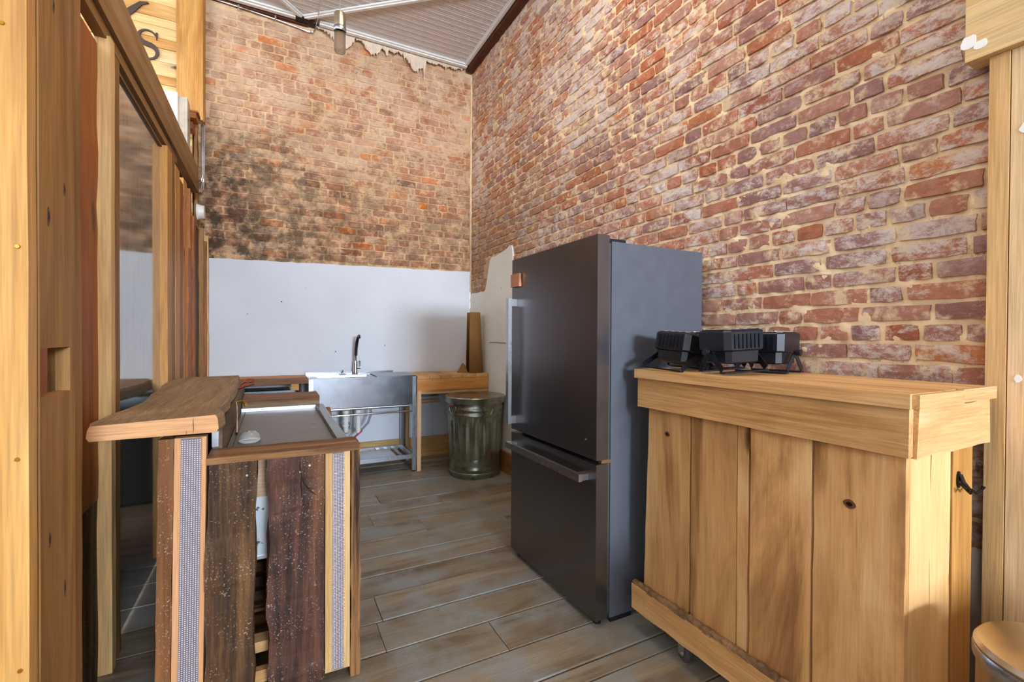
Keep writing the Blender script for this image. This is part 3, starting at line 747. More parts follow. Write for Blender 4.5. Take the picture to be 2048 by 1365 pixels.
obj('side_board', bx(1.50, 1.86, 1.542, 1.56, .10, 1.12), popS, ct)
lb_ = obj('lower_board', rough_board(1.438, 1.474, .575, 1.597, .094, .204, .0025, .04, 'Y', 90), popY, ct)
bm = BM(); rings = []
n = 160
for k in range(n+1):
    y = .58+1.015*k/n; h = .008+abs(noise.noise((y*26, 1, 9)))*.022+abs(noise.noise((y*90, 1, 9)))*.010; wv = noise.noise((y*40, 3, 9))*.010
    rings.append([bm.verts.new(p) for p in ((1.4375+abs(wv)*.6, y, .200), (1.440+wv*.5, y, .2045+h*.8), (1.456+wv, y, .205+h), (1.475, y, .204+h*.5), (1.4755, y, .200))])
for a, b in zip(rings, rings[1:]):
    for k in range(4): bm.faces.new((a[k], a[k+1], b[k+1], b[k]))
bm.faces.new(rings[0]); bm.faces.new(rings[-1][::-1]); obj('bark_edge', bm, barkM, lb_)
def caster(x, y):
    c = obj('caster', bx(x-.03, x+.03, y-.03, y+.03, .090, .0935), steelZ, ct)
    bm = BM()
    for s in (-1, 1): abox(bm, x+s*.017-.0015, x+s*.017+.0015, y-.012, y+.02, .028, .089)
    abox(bm, x-.018, x+.018, y-.012, y+.02, .0865, .0895); obj('fork', bm, steelZ, c)
    bm = BM(); lathe(bm, [(.0001, -.013), (.026, -.013), (.033, -.010), (.0345, 0), (.033, .010), (.026, .013), (.0001, .013)], 0, 0, 26)
    bmesh.ops.transform(bm, matrix=Matrix.Translation((x, y, .0355)) @ Matrix.Rotation(R(90), 4, 'Y') @ Matrix.Rotation(0, 4, 'Z'), verts=bm.verts); obj('wheel', bm, rubber, c, smooth=True)
    bm = BM(); bmesh.ops.create_cone(bm, cap_ends=True, segments=10, radius1=.007, radius2=.007, depth=.04, matrix=Matrix.Translation((x, y, .0355)) @ Matrix.Rotation(R(90), 4, 'Y')); obj('axle', bm, chrome, c)
for x, y in ((1.486, 1.335), (1.486, .66), (1.84, 1.50), (1.84, .66)): caster(x, y)
tag(ct, 'pale poplar plank cart on casters with bark edged lower board', 'cart')
hk = root('coat_hook', (1.765, .597, .90))
bm = BM(); vs = [(1.766+.009*math.cos(t), .5965, .905+.024*math.sin(t)) for t in [2*math.pi*k/16 for k in range(16)]]
obj('plate', prism(vs, (0, -.004, 0)), darkIron, hk)
obj('hook', tube(BM(), [(1.766, .592, .92), (1.766, .585, .90), (1.768, .572, .882), (1.782, .562, .874), (1.797, .556, .882), (1.800, .553, .893)], [.006, .006, .005, .005, .004, .006], 8), darkIron, hk, smooth=True)
obj('hook', tube(BM(), [(1.766, .590, .895), (1.764, .575, .880), (1.752, .565, .876), (1.746, .560, .888)], [.005, .0045, .004, .005], 8), darkIron, hk, smooth=True)
tag(hk, 'dark bronze double coat hook screwed to the near end of the plank cart', 'hook')

# ---------------------------------------------------------------- stage lights on the cart
ledM = plain('led_lens', (150, 140, 128), .15, .3)
def stage_light(loc, rot, label, yoke=(.06, -.06), drops=(.034, .034)):
    t = root('stage_light')
    def sq(s, c): return [(s-c, -s), (s, -s+c), (s, s-c), (s-c, s), (-s+c, s), (-s, s-c), (-s, -s+c), (-s+c, -s)]
    def sect(levels):
        bm = BM(); rings = [[bm.verts.new((x, y, z)) for x, y in sq(s, s*.22)] for s, z in levels]
        for a, b in zip(rings, rings[1:]):
            for k in range(8): bm.faces.new((a[k], a[(k+1) % 8], b[(k+1) % 8], b[k]))
        bm.faces.new(rings[0][::-1]); bm.faces.new(rings[-1]); return bm
    obj('rear_housing', sect([(.066, 0), (.074, .006), (.076, .047)]), black, t)
    fh = obj('front_housing', sect([(.082, .049), (.088, .054), (.090, .120), (.086, .126)]), black, t)
    for s in (-1, 1):
        for k in range(7):
            y = -.054+k*.018
            obj('cooling_fin', bx(y-.0045, y+.0045, s*.0905-.003, s*.0905+.003, .058, .112), blackm, fh, bevel=.001)
    ln = obj('lens_plate', sect([(.080, .1265), (.080, .129)]), blackm, t)
    for i in range(4):
        for j in range(4):
            bm = BM(); lathe(bm, [(.0001, .135), (.011, .1335), (.014, .1295)], -.054+i*.036, -.054+j*.036, 10); obj('led_lens', bm, ledM, ln, keep=True)
    for yy, drop in zip(yoke, drops):
        bm = BM(); wd = .012; zz = .048
        for s in (-1, 1):
            a, b = Vector((s*.097, 0, zz)), Vector((s*.097, yy, -drop+.012))
            d = (b-a).normalized(); n = Vector((0, -d.z, d.y))*wd
            q = [a-n, a+n, b+n, b-n]; A = [bm.verts.new(p) for p in q]; B = [bm.verts.new(p+Vector((s*.003, 0, 0))) for p in q]
            bm.faces.new(A); bm.faces.new(B[::-1])
            for k in range(4): bm.faces.new((A[k], B[k], B[(k+1) % 4], A[(k+1) % 4]))
        abox(bm, -.100, .100, yy-wd, yy+wd, -drop, -drop+.006)
        obj('yoke', bm, blackm, t)
    for s in (-1, 1):
        bm = BM(); bmesh.ops.create_cone(bm, cap_ends=True, segments=14, radius1=.013, radius2=.011, depth=.018, matrix=Matrix.Translation((s*.112, 0, .048)) @ Matrix.Rotation(R(90), 4, 'Y')); obj('knob', bm, black, t, smooth=True)
    t.location = loc; t.rotation_euler = rot
    return tag(t, label, 'light', 'stage lights on the plank cart')
ZT = 1.1715
stage_light((1.572, 1.455, ZT+.027), (R(9), R(-3), R(96)), 'black stage light with visible LED lens face at the left end of the cart', (.115, -.06), (.040, .012))
stage_light((1.800, 1.470, ZT+.036), (0, 0, R(5)), 'black stage light behind the others nearest the fridge and wall')
stage_light((1.590, 1.215, ZT+.045), (0, R(-3), R(-12)), 'black ribbed stage light standing on its bracket at the cart front edge', (.05, -.07))
stage_light((1.822, 1.215, ZT+.036), (0, 0, R(100)), 'rightmost black stage light with splayed bracket legs beside the brick wall', (.07, -.07))

# ---------------------------------------------------------------- step bin at lower right
sb = root('pedal_bin', (1.52, .325, 0))
satin = brushed('satin_steel_bin', (196, 182, 160), .3, 'Z')
bm = BM(); lathe(bm, [(.0001, .03), (.142, .03), (.145, .04), (.145, .575), (.0001, .576)], 1.52, .325, 48); obj('body', bm, satin, sb, smooth=True)
bm = BM(); lathe(bm, [(.0001, 0), (.146, 0), (.149, .008), (.147, .029), (.0001, .0295)], 1.52, .325, 48); obj('base', bm, black, sb, smooth=True)
bm = BM(); lathe(bm, [(.0001, .5765), (.149, .5765), (.152, .582), (.152, .600), (.149, .606), (.0001, .6065)], 1.52, .325, 48); obj('rim', bm, handleM, sb, smooth=True)
bm = BM(); lathe(bm, [(.1485, .607), (.150, .612), (.143, .622), (.11, .631), (.06, .636), (.0001, .6375)], 1.52, .325, 48); obj('lid', bm, satin, sb, smooth=True)
obj('pedal', bx(1.35, 1.375, .30, .35, .006, .018), black, sb, bevel=.003)
tag(sb, 'round satin steel pedal bin with domed lid at lower right beside the cart', 'bin')

# ---------------------------------------------------------------- galvanised can
gc = root('trash_can', (1.725, 4.11, 0))
def flute(q, z, a):
    if .17 < z < .55:
        e = min(1, (z-.17)/.03, (.55-z)/.03); return q-.009*e*(.5+.5*math.cos(a*26))**.6
    return q
prof = [(.0001, .008), (.222, .008), (.226, 0), (.232, .002), (.236, .03), (.241, .035), (.241, .05), (.236, .055), (.237, .07), (.243, .078), (.243, .092), (.238, .10), (.239, .13), (.240, .165), (.2405, .18), (.241, .19), (.243, .21), (.246, .28), (.250, .36), (.253, .44), (.256, .51), (.257, .53), (.2575, .545), (.258, .575), (.264, .582), (.264, .60), (.259, .608), (.260, .625), (.266, .632), (.266, .648), (.261, .656), (.262, .68), (.2625, .735)]
bm = BM(); lathe(bm, prof+[(.258, .735), (.252, .50), (.235, .03), (.0001, .02)], 1.725, 4.11, 208, flute); obj('body', bm, galv, gc, smooth=True)
bm = BM(); lathe(bm, [(.263, .690), (.281, .694), (.284, .70), (.284, .738), (.287, .745), (.283, .752), (.262, .753), (.2, .738), (.0001, .742), (.0001, .736), (.2, .732), (.263, .7365)], 1.725, 4.11, 64); obj('lid', bm, galv, gc, smooth=True)
for ang in (195, 275):
    a = R(ang); c = Vector((1.725, 4.11, 0)); d = Vector((math.cos(a), math.sin(a), 0)); s = Vector((-d.y, d.x, 0))
    h = obj('handle', tube(BM(), [c+d*.262+s*t+Vector((0, 0, z)) for t, z in ((-.045, .66), (-.045, .64), (-.03, .605), (0, .597), (.03, .605), (.045, .64), (.045, .66))], .005, 8), galv, gc, smooth=True)
    for t in (-.045, .045):
        q = c+d*.262+s*t; bm = BM(); bmesh.ops.create_cone(bm, cap_ends=True, segments=10, radius1=.011, radius2=.011, depth=.006, matrix=Matrix.Translation(q+Vector((0, 0, .665)))); obj('ear', bm, galv, h)
obj('red_grip', tube(BM(), [(1.4695, 4.02, .668), (1.463, 4.05, .663), (1.459, 4.08, .668)], .007, 8), redP, gc, smooth=True)
tag(gc, 'ribbed galvanised metal trash can with lid beside the fridge', 'trash can')

# ---------------------------------------------------------------- pine counter and roll
pc = root('pine_counter', (1.63, 4.68, 0))
xs_ = [1.246, 1.37, 1.485, 1.60, 1.72, 1.86, 2.006]
for i, (a, b) in enumerate(zip(xs_, xs_[1:])): obj('top_plank', bx(a+.002, b-.002, 4.418, 4.915, .895, .926+(i % 2)*.002), counterY, pc, bevel=.0015)
obj('front_beam', bx(1.246, 2.006, 4.422, 4.455, .778, .8945), counterX, pc, bevel=.002)
obj('ledger', bx(1.246, 2.006, 4.435, 4.47, .742, .7775), popX, pc, bevel=.002)
obj('rear_beam', bx(1.246, 2.006, 4.88, 4.913, .80, .8945), counterX, pc)
lp = wood('pale_counter_leg', [(196, 146, 104), (214, 170, 128), (224, 186, 146)], 'Z', .6, knots=True)
obj('leg', bx(1.243, 1.281, 4.40, 4.421, 0, .7775), lp, pc, bevel=.0015)
obj('leg', bx(1.243, 1.281, 4.84, 4.875, 0, .80), lp, pc, bevel=.0015)
obj('leg', bx(1.965, 2.003, 4.86, 4.879, 0, .80), lp, pc, bevel=.0015)
tag(pc, 'rough pine counter with thick front beam right of the sink', 'counter')
wr1 = obj('wall_rail', bx(1.30, 1.62, 4.905, 4.945, .655, .672), steelZ, None); tag(wr1, 'flat steel rail on the plaster under the pine counter', 'rail')
wr2 = obj('wall_rail', tube(BM(), [(1.30, 4.92, .605), (1.64, 4.92, .605)], .021, 12), lp, None, smooth=True); tag(wr2, 'round wooden rail on the plaster under the pine counter', 'rail')
bm = BM(); L = 40; r_in = []
A, B = [], []
for k in range(L+1):
    a = R(-150)+k/L*R(318)
    A.append((1.905+.088*math.cos(a), 4.56+.088*math.sin(a), .929)); B.append((1.893+.066*math.cos(a), 4.56+.066*math.sin(a), 1.567))
va = [bm.verts.new(p) for p in A]; vb = [bm.verts.new(p) for p in B]
for k in range(L): bm.faces.new((va[k], va[k+1], vb[k+1], vb[k]))
o = obj('cardboard_roll', bm, cardM, None, keep=True, smooth=True); so = o.modifiers.new('s', 'SOLIDIFY'); so.thickness = .004; so.offset = 1
tag(o, 'tall brown cardboard sheet rolled upright on the pine counter', 'cardboard')
o = obj('cardboard_scrap', prism([(1.72, 4.60, .929), (1.83, 4.56, .929), (1.80, 4.565, 1.01), (1.775, 4.575, 1.035), (1.755, 4.585, 1.0)], (.003, .004, 0)), cardM); tag(o, 'torn brown cardboard scrap leaning beside the cardboard roll', 'cardboard')

# ---------------------------------------------------------------- sink stand
sk = root('sink_stand', (.76, 4.68, 0))
for (x, y) in ((.28, 4.42), (1.20, 4.42), (.28, 4.872), (1.20, 4.872)):
    obj('leg', bx(x, x+.036, y, y+.036, .012, .924), steelZ, sk, bevel=.002)
    bm = BM(); lathe(bm, [(.0001, 0), (.014, 0), (.014, .0118), (.0001, .012)], x+.018, y+.018, 10); obj('foot', bm, black, sk)
obj('front_apron', bx(.317, 1.199, 4.424, 4.434, .655, .9235), steel, sk)
obj('lower_lip', tube(BM(), [(.33, 4.437, .642), (1.17, 4.437, .642)], .012, 12), steelZ, sk, smooth=True)
obj('rod', tube(BM(), [(.317, 4.436, .586), (1.199, 4.436, .586)], .0075, 10), chrome, sk, smooth=True)
bm = BM()
for a in ((.28, 1.238, 4.418, 4.50), (.28, 1.238, 4.80, 4.912), (.28, .36, 4.50, 4.80), (.84, .86, 4.50, 4.80)): abox(bm, a[0], a[1], a[2], a[3], .9245, .930)
tp_ = obj('rim', bm, steel, sk)
bm = BM(); T = [(.36, 4.50), (.84, 4.50), (.84, 4.80), (.36, 4.80)]; Bt = [(.39, 4.53), (.81, 4.53), (.81, 4.77), (.39, 4.77)]
vt = [bm.verts.new((x, y, .9243)) for x, y in T]; vb = [bm.verts.new((x, y, .70)) for x, y in Bt]
for k in range(4): bm.faces.new((vt[k], vb[k], vb[(k+1) % 4], vt[(k+1) % 4]))
bm.faces.new(vb[::-1]); obj('bowl', bm, steel, sk, keep=True)
obj('splash_lip', bx(.28, 1.12, 4.895, 4.911, .9305, .953), steel, sk, bevel=.003)
bm = BM(); n = 60; P = []
for k in range(n+1):
    x = .862+(1.236-.862)*k/n; z = .9315+.004*(.5+.5*math.sin(k*math.pi/1.5)); P.append((x, z))
for y0, y1, z0 in ((4.424, 4.80, 0),):
    a = [bm.verts.new((x, y0, z+.001)) for x, z in P]; b = [bm.verts.new((x, y1, z+.006)) for x, z in P]
    for k in range(n): bm.faces.new((a[k], a[k+1], b[k+1], b[k]))
    c = [bm.verts.new((x, y0, .928)) for x, z in P]; 
    for k in range(n): bm.faces.new((a[k], c[k], c[k+1], a[k+1]))
obj('drainboard', bm, steel, sk, keep=True)
for (x0, x1, y0, y1) in ((.317, 1.199, 4.43, 4.452), (.317, 1.199, 4.876, 4.898), (.287, .309, 4.457, 4.871), (1.207, 1.229, 4.457, 4.871)): obj('shelf_rail', bx(x0, x1, y0, y1, .125, .165), steelZ, sk, bevel=.002)
for k in range(9):
    x = .36+k*.098 if k < 5 else .86+(k-4)*.078
    obj('shelf_slat', bx(x, x+.035, 4.453, 4.875, .140, .152), steelZ, sk, bevel=.001)
obj('shelf_plate', bx(.34, 1.06, 4.452, 4.80, .1525, .156), brushed('shelf_sheet', (196, 206, 214), .25, 'X'), sk)
fa = root('faucet', (.735, 4.845, .93))
obj('base', tube(BM(), [(.735, 4.845, .9305), (.735, 4.845, .945), (.735, 4.845, 1.0), (.735, 4.845, 1.06)], [.024, .021, .019, .015], 16), chrome, fa, smooth=True)
obj('neck', tube(BM(), [(.735, 4.845, 1.061), (.735, 4.842, 1.11), (.737, 4.83, 1.125)], [.014, .013, .013], 14), chrome, fa, smooth=True)
obj('hose', tube(BM(), [(.737, 4.83, 1.115), (.738, 4.822, 1.18), (.742, 4.80, 1.25), (.748, 4.765, 1.30), (.752, 4.735, 1.312), (.750, 4.70, 1.295)], [.014, .015, .016, .014, .014, .011], 14), black, fa, smooth=True)
obj('valve', tube(BM(), [(.752, 4.845, .995), (.785, 4.845, .995)], .014, 14), chrome, fa, smooth=True)
obj('lever', tube(BM(), [(.777, 4.845, 1.0), (.778, 4.842, 1.03), (.775, 4.84, 1.062)], [.005, .005, .008], 8), chrome, fa, smooth=True)
tag(fa, 'chrome faucet with black sprayer neck standing at the back of the steel sink', 'faucet')
ds = root('drain_stopper', (.615, 4.84, .93))
bm = BM(); lathe(bm, [(.0001, .9305), (.034, .9305), (.034, .934), (.014, .938), (.006, .942), (.004, .965), (.006, .972), (.0001, .975)], .615, 4.84, 18); obj('stopper', bm, chrome, ds, smooth=True)
tag(ds, 'small steel sink strainer lying left of the faucet', 'strainer')
dp = obj('drain_pipe', tube(BM(), [(.62, 4.66, .699), (.62, 4.66, .60), (.62, 4.66, .46), (.625, 4.68, .40), (.64, 4.74, .37), (.66, 4.80, .42), (.67, 4.84, .44)], [.028, .026, .026, .024, .022, .022, .022], 14), whiteP, sk, smooth=True)
for z in (.585, .54, .50, .455): 
    bm = BM(); bmesh.ops.create_cone(bm, cap_ends=True, segments=16, radius1=.032, radius2=.032, depth=.014, matrix=Matrix.Translation((.62, 4.66, z))); obj('nut', bm, whiteP, dp)
dp = obj('drain_pipe', tube(BM(), [(.735, 4.66, .699), (.735, 4.66, .56), (.735, 4.66, .53), (.735, 4.66, .40), (.735, 4.66, .37)], [.030, .030, .022, .024, .018], 14), whiteP, sk, smooth=True)
bm = BM(); bmesh.ops.create_cone(bm, cap_ends=True, segments=16, radius1=.034, radius2=.034, depth=.05, matrix=Matrix.Translation((.735, 4.66, .645))); obj('collar', bm, greyP, dp)
obj('supply_hose', tube(BM(), [(.84, 4.70, .698), (.855, 4.70, .62), (.86, 4.69, .54), (.83, 4.68, .46), (.78, 4.67, .41), (.745, 4.66, .385)], .011, 10), greyP, sk, smooth=True)
obj('supply_hose', tube(BM(), [(.66, 4.70, .66), (.68, 4.70, .56), (.675, 4.69, .47), (.66, 4.68, .41)], .010, 10), greyP, sk, smooth=True)
obj('red_hose', tube(BM(), [(.77, 4.655, .395), (.70, 4.64, .34), (.62, 4.62, .27), (.55, 4.60, .20)], .010, 10), redP, sk, smooth=True)
tag(sk, 'freestanding stainless steel sink stand with drainboard against the white plaster', 'sink')

# ---------------------------------------------------------------- bar cabinet (left)
def shear(bm, k=.013, z0=.97):
    for v in bm.verts: v.co.x += (v.co.z-z0)*k
    return bm
bc = root('bar_cabinet', (.03, 2.5, 0))
def strip(x0, x1, z0, z1, g0, g1, pitch, shr, y=1.850, mat=pineZ, nm='gem_post'):
    bm = bx(x0, x1, y, y+.038, z0, z1)
    if shr: shear(bm)
    p = obj(nm, bm, mat, bc)
    bb = bx(g0, g1, y-.0018, y-.0002, z0+.004, z1-.002)
    if shr: shear(bb)
    tp = obj('gem_backing', bb, plain('silver_mesh_tape', (112, 98, 102), .6, .1), p)
    n = int((g1-g0)/pitch); m = int((z1-z0-.01)/pitch); V, F = [], []; rnd = random.Random(5)
    for i in range(n):
        for j in range(m):
            x = g0+(i+.5)*(g1-g0)/n; z = z0+.006+(j+.5)*pitch; s = pitch*.27
            if shr: x += (z-.97)*.013
            b = len(V); t = (rnd.uniform(-.3, .3)*s, rnd.uniform(-.3, .3)*s)
            V += [(x-s, y-.0018, z-s), (x+s, y-.0018, z-s), (x+s, y-.0018, z+s), (x-s, y-.0018, z+s), (x+t[0], y-.0040, z+t[1])]
            F += [(b, b+1, b+4), (b+1, b+2, b+4), (b+2, b+3, b+4), (b+3, b, b+4)]
    me = bpy.data.meshes.new('rhinestones'); me.from_pydata(V, [], F); me.materials.append(gemM)
    o = bpy.data.objects.new('rhinestones', me); C.objects.link(o); o.parent = p; o.location = -W[p.name]; stuff(o)
    o['label'] = 'rows of glittering clear rhinestones'
    return p
gemM = plain('rhinestone', (238, 238, 246), .08, .25, 0, .9)  # near-white body colour stands in for the stones' glint
strip(-.286, -.198, .0, .972, -.268, -.212, .0068, True, mat=wood('pinkish_pine', [(176, 122, 78), (198, 144, 98), (212, 162, 116)], 'Z', .6))
strip(.1745, .262, .045, .874, .199, .240, .0056, False)
obj('side_rail', shear(rough_board(-.330, -.2885, 1.856, 1.90, 0, .970, .0025, .05, 'Z', 100)), wood('worn_brown_rail', [(84, 50, 24), (116, 72, 36), (140, 92, 50)], 'Z', .65, specks=(200, 170, 140)), bc)
obj('barn_board', shear(rough_board(-.196, -.048, 1.853, 1.880, .0, .873, .006, .04, 'Z', 101)), darkZ, bc)
bm = rough_board(-.016, .171, 1.851, 1.880, .03, .873, .007, .04, 'Z', 102, edge={(0, 1): .0015})
obj('barn_board', bm, redZ, bc)
obj('corner_post', rough_board(.266, .300, 1.853, 1.985, .0, .897, .004, .04, 'Z', 103), wood('split_brown_post', [(34, 22, 14), (104, 72, 42), (160, 112, 66)], 'Z', .75, bump=.9, cross=40, contrast=1.8), bc)
obj('top_rail', rough_board(-.198, .294, 1.838, 1.985, .875, .899, .0018, .04, 'X', 104), brownX, bc)
obj('cross_bar', bx(-.19, .26, 1.94, 1.962, .715, .872), wood('pale_rippled_board', [(150, 112, 86), (184, 146, 116), (206, 172, 142)], 'X', .7), bc)
tubm = G('speckled_steel'); vv, rr_, raw = objcoord(tubm, (1, 1, 1))
sp = tubm.noise(raw, 38, 3, .6)
tubm.out(tubm.mix(tubm.rng(sp, .60, .66), tubm.ramp(tubm.noise(raw, 4, 3), [(.3, (186, 192, 198)), (.7, (208, 212, 216))]), (84, 80, 76)), .35, .6)
tb = obj('cooler_tub', bx(-.165, .235, 2.0, 3.14, .47, .845), tubm.m, bc)
obj('tub_lip', bx(-.165, .235, 1.992, 2.0, .462, .474), handleM, bc)
obj('lid', bx(-.163, .238, 1.99, 3.12, .8455, .862), lidM, bc)
obj('lid_frame', bx(.239, .279, 1.99, 3.14, .846, .884), steelM, bc, bevel=.003)
obj('lid_frame', bx(-.163, .238, 3.12, 3.14, .8625, .882), handleM, bc, bevel=.002)
obj('lid_groove', bx(-.145, -.141, 1.99, 3.10, .8622, .8645), rubber, bc)
obj('lid_slot', bx(.165, .195, 2.55, 2.565, .8622, .8635), black, bc)
obj('hinge_bracket', bx(-.197, -.176, 1.990, 1.998, .905, .972), handleM, bc, bevel=.001)
obj('side_board', rough_board(-.196, -.166, 2.0, 3.50, .86, .975, .002, .08, 'Y', 106), wood('grey_brown_board', [(78, 62, 46), (104, 86, 66), (126, 108, 86)], 'Y', .7, bump=.5), bc)
obj('side_panel', rough_board(-.325, -.298, 1.905, 3.55, .06, .970, .003, .1, 'Y', 107), wood('dark_side_panel', [(40, 28, 18), (62, 44, 28), (84, 62, 40)], 'Y', .75), bc)
obj('rear_plank', rough_board(-.16, .262, 3.150, 3.43, .903, .932, .0025, .05, 'X', 108), brownX, bc)
obj('rear_plank_support', rough_board(-.16, .262, 3.155, 3.19, .868, .9025, .003, .04, 'X', 109), wood('grey_split_plank', [(76, 60, 44), (116, 96, 74), (150, 128, 102)], 'X', .75, bump=.6), bc)
bm = BM(); vs = [(.281, 2.96+.13*math.cos(t)*(.8 if math.cos(t) > 0 else 1), .80+.085*math.sin(t)) for t in [math.pi*k/14 for k in range(15)]]+[(.281, 2.83, .62), (.281, 3.06, .62)]
obj('rounded_block', prism(vs, (.022, 0, 0)), brownY, bc)
obj('rear_leg', bx(-.30, -.26, 3.50, 3.54, 0, .97), darkZ, bc)
obj('rear_leg', bx(.22, .26, 3.38, 3.42, 0, .90), darkZ, bc)
obj('divider', bx(-.29, .262, 3.195, 3.215, .05, .865), darkZ, bc)
for k in range(9):
    y = 2.02+k*.13
    obj('rack_slat', rough_board(-.29, .262, y, y+.075, .10, .125, .002, .08, 'X', 120+k), brownX, bc)
slt = wood('dark_slat', [(40, 26, 16), (72, 50, 32), (104, 76, 50)], 'X', .7)
for k in range(6):
    obj('inner_slat', rough_board(-.10, .05, 2.30, 2.33, .40-.062*k, .44-.062*k, .002, .05, 'X', 140+k), slt, bc)
obj('inner_block', bx(-.09, .05, 1.96, 2.02, .126, .165), popX, bc)
obj('inner_block', bx(-.09, .05, 1.93, 1.96, .03, .075), popX, bc)
for (x, z) in ((.12, .835), (.09, .815), (.13, .10), (.03, .075), (-.08, .825)):
    bm = BM(); bmesh.ops.create_cone(bm, cap_ends=True, segments=10, radius1=.005, radius2=.004, depth=.004, matrix=Matrix.Translation((x, 1.8490, z)) @ Matrix.Rotation(R(90), 4, 'X')); obj('screw', bm, steelZ, bc)
tag(bc, 'reclaimed barn wood bar cabinet with steel cooler lid and rhinestone strips', 'cabinet')
# slab
top = []
L_ = [(-.505, 1.84), (-.520, 1.90), (-.490, 2.02), (-.475, 2.15), (-.468, 2.30), (-.478, 2.45), (-.498, 2.60), (-.500, 2.75), (-.512, 2.90), (-.530, 3.02), (-.540, 3.2), (-.535, 3.45), (-.50, 3.56)]
R_ = [(-.195, 3.60), (-.185, 3.3), (-.175, 3.0), (-.170, 2.75), (-.176, 2.55), (-.166, 2.35), (-.178, 2.15), (-.172, 2.0), (-.150, 1.93), (-.163, 1.845)]
pts = L_+R_
bm = BM(); c0 = Vector((-.34, 2.7))
lv = [(.982, .984), (1.0, .996), (.992, 1.030), (.975, 1.043)]
rings = []
for s_, z in lv:
    ring = []
    for x, y in pts:
        ins = (1-s_)*.35
        sgn = 1 if x < -.34 else -1
        ring.append(bm.verts.new((x+sgn*ins, y, z-(.012 if (x < -.4 and y < 2.0 and z > 1.0) else 0))))
    rings.append(ring)
for a, b in zip(rings, rings[1:]):
    for k in range(len(pts)): bm.faces.new((a[k], a[(k+1) % len(pts)], b[(k+1) % len(pts)], b[k]))
bm.faces.new(rings[0][::-1]); bm.faces.new(rings[-1])
sl = obj('bar_slab', bm, slabM); sl.data.materials.append(slabE)
for f in sl.data.polygons:
    if f.normal.y < -.8: f.material_index = 1
tag(sl, 'thick live edge oak slab bar top with pale sawn end', 'slab')
# small things on the lid and slab edge
dm = bpy.data.materials.new('clear_plastic'); dm.use_nodes = True; b = dm.node_tree.nodes['Principled BSDF']; b.inputs['Transmission Weight'].default_value = .85; b.inputs['Roughness'].default_value = .08; b.inputs['IOR'].default_value = 1.25; b.inputs['Base Color'].default_value = (.9, .9, .9, 1)
bm = BM(); lathe(bm, [(.043, .863), (.042, .875), (.036, .892), (.024, .904), (.0001, .909)], -.088, 2.245, 28); o = obj('plastic_dome', bm, dm, None, keep=True, smooth=True); so = o.modifiers.new('s', 'SOLIDIFY'); so.thickness = .0015
tag(o, 'clear plastic dome lid resting on the steel cooler lid', 'dome')
op = root('hanging_opener', (-.150, 2.45, .93))
obj('rod', tube(BM(), [(-.152, 2.50, 1.0), (-.149, 2.49, .985), (-.147, 2.47, .95), (-.146, 2.44, .90), (-.145, 2.42, .872)], [.004, .003, .003, .0045, .005], 8), chrome, op, smooth=True)
obj('tip', tube(BM(), [(-.145, 2.42, .871), (-.145, 2.418, .865)], .0055, 8), black, op)
obj('clip', tube(BM(), [(-.152, 2.50, 1.0), (-.130, 2.52, 1.002), (-.118, 2.53, .99), (-.112, 2.53, .975)], [.004, .005, .006, .008], 8), brass, op, smooth=True)
tag(op, 'thin metal rod with brass clip hanging from the slab edge over the lid', 'rod')
wv = root('loose_wires', (-.17, 3.5, 1.0))
for k in range(6):
    y = 3.1+k*.07
    obj('wire', tube(BM(), [(-.178, y, 1.0), (-.155, y+.03, 1.005+.004*k), (-.125, y+.06, 1.012+.006*(k % 3)), (-.10-.01*(k % 2), y+.08, 1.018)], .003, 6), (black, redP, brass)[k % 3], wv)
tag(wv, 'tuft of short stiff wires sticking out from the slab edge far end', 'wires')

# back left counter and dark chest
kb = root('back_counter', (-.1, 4.66, 0))
obj('top_board', rough_board(-.50, .276, 4.375, 4.62, .898, .932, .002, .06, 'X', 150), brownX, kb)
obj('top_board', rough_board(-.50, .276, 4.624, 4.90, .898, .932, .002, .06, 'X', 151), counterX, kb)
obj('support_block', bx(.14, .20, 4.40, 4.44, .84, .897), goldZ, kb, bevel=.004)
obj('leg', bx(-.49, -.45, 4.41, 4.45, 0, .897), darkZ, kb)
obj('leg', bx(.20, .24, 4.80, 4.84, 0, .897), darkZ, kb)
tag(kb, 'brown plank counter left of the sink against the white plaster', 'counter')
ch = root('drinks_chest', (-.12, 4.65, 0))
dk = brushed('dark_chest_steel', (96, 106, 110), .3, 'X', .9)
obj('body', bx(-.43, .13, 4.46, 4.79, .02, .80), dk, ch, bevel=.006)
obj('lid', bx(-.435, .135, 4.455, 4.79, .802, .835), dk, ch, bevel=.006)
obj('plinth', bx(-.42, .12, 4.47, 4.78, 0, .0195), black, ch)
tag(ch, 'dark steel chest under the brown back counter', 'chest')
o = obj('power_cable', tube(BM(), [(-.36+.045*k, 4.49+.012*math.sin(k*1.1), .8435) for k in range(11)], .007, 8), black, None, smooth=True)
tag(o, 'black cable drooping across the gap in front of the dark chest', 'cable')

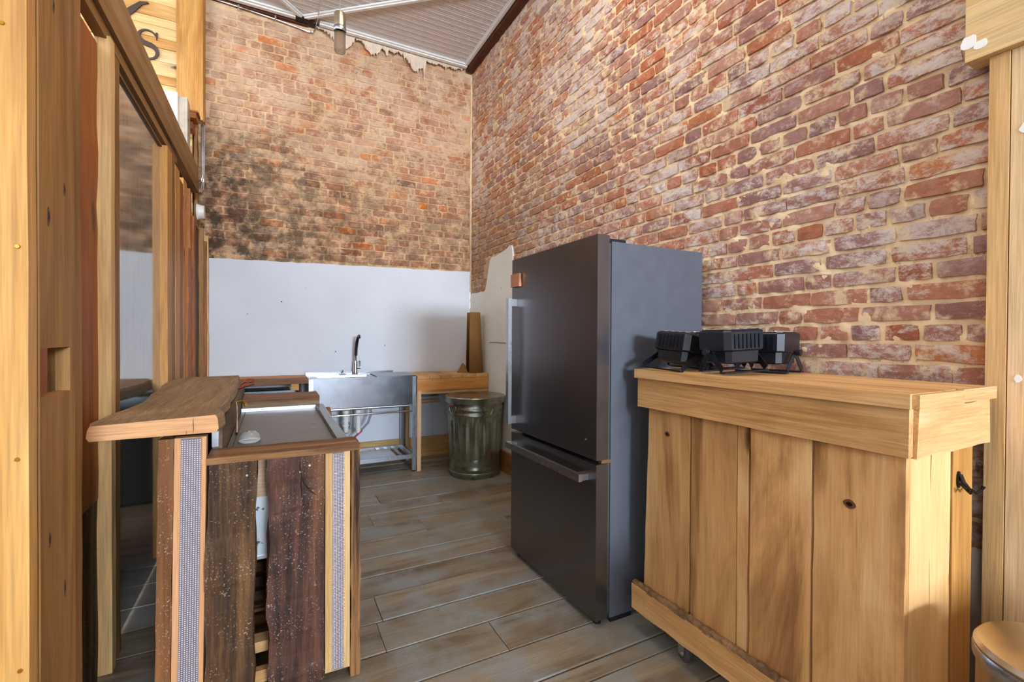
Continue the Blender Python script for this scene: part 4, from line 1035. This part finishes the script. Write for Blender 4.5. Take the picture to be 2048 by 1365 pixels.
def crack(parent, pts, wd, label=None):
    """a thin dark split lying in a board face; pts are (x, y, z) along it"""
    bm = BM(); n = len(pts); up, dn = [], []
    for i, p in enumerate(pts):
        p = Vector(p); d = (Vector(pts[min(i+1, n-1)])-Vector(pts[max(i-1, 0)])).normalized(); nn = Vector((0, 1, 0)).cross(d).normalized()
        w_ = wd*(1 if 0 < i < n-1 else .15); up.append(bm.verts.new(p+nn*w_)); dn.append(bm.verts.new(p-nn*w_))
    for i in range(n-1): bm.faces.new((up[i], up[i+1], dn[i+1], dn[i]))
    return obj('crack', bm, crackM, parent, keep=True)
crackM = plain('dark_crack_wood', (26, 16, 10), .9)  # near-black wood for board splits and knot hearts
bds = [c for c in bc.children if c.name.startswith('barn_board')]
b2 = bds[1]
crack(b2, [(.088, 1.8465, .872), (.089, 1.8465, .83), (.093, 1.8465, .80), (.100, 1.8465, .775), (.112, 1.8465, .755), (.128, 1.8465, .735), (.146, 1.8465, .722)], .0018)
crack(b2, [(.093, 1.8465, .80), (.091, 1.8465, .77), (.094, 1.8465, .745), (.092, 1.8465, .72)], .0022)
crack(b2, [(.105, 1.8465, .765), (.118, 1.8465, .752), (.135, 1.8465, .748)], .0012)
sl_p = bpy.data.objects['bar_slab']
crack(sl_p, [(-.233, 1.8375, 1.040), (-.2335, 1.8375, 1.02), (-.2325, 1.8375, 1.0), (-.234, 1.8375, .986)], .0009)
crack(sl_p, [(-.252, 1.8375, 1.0), (-.2525, 1.8375, .99), (-.252, 1.8375, .984)], .0007)

for (y, z, a, b) in ((1.316, 1.56, .0035, .010), (1.40, 1.64, .0028, .007), (1.316, .876, .0028, .008), (1.395, .735, .0022, .010), (1.345, 2.02, .0022, .008)):
    for k_, m_, dx_ in ((2.1, knotM, .0003), (1., crackM, .0006)):
        vs = [(-.4203+dx_, y+a*k_*math.cos(t)*(1+.25*math.sin(3*t+z)), z+b*k_*math.sin(t)) for t in [2*math.pi*k/14 for k in range(14)]]
        obj('knot', prism(vs, (.0006, 0, 0)), m_, pa)
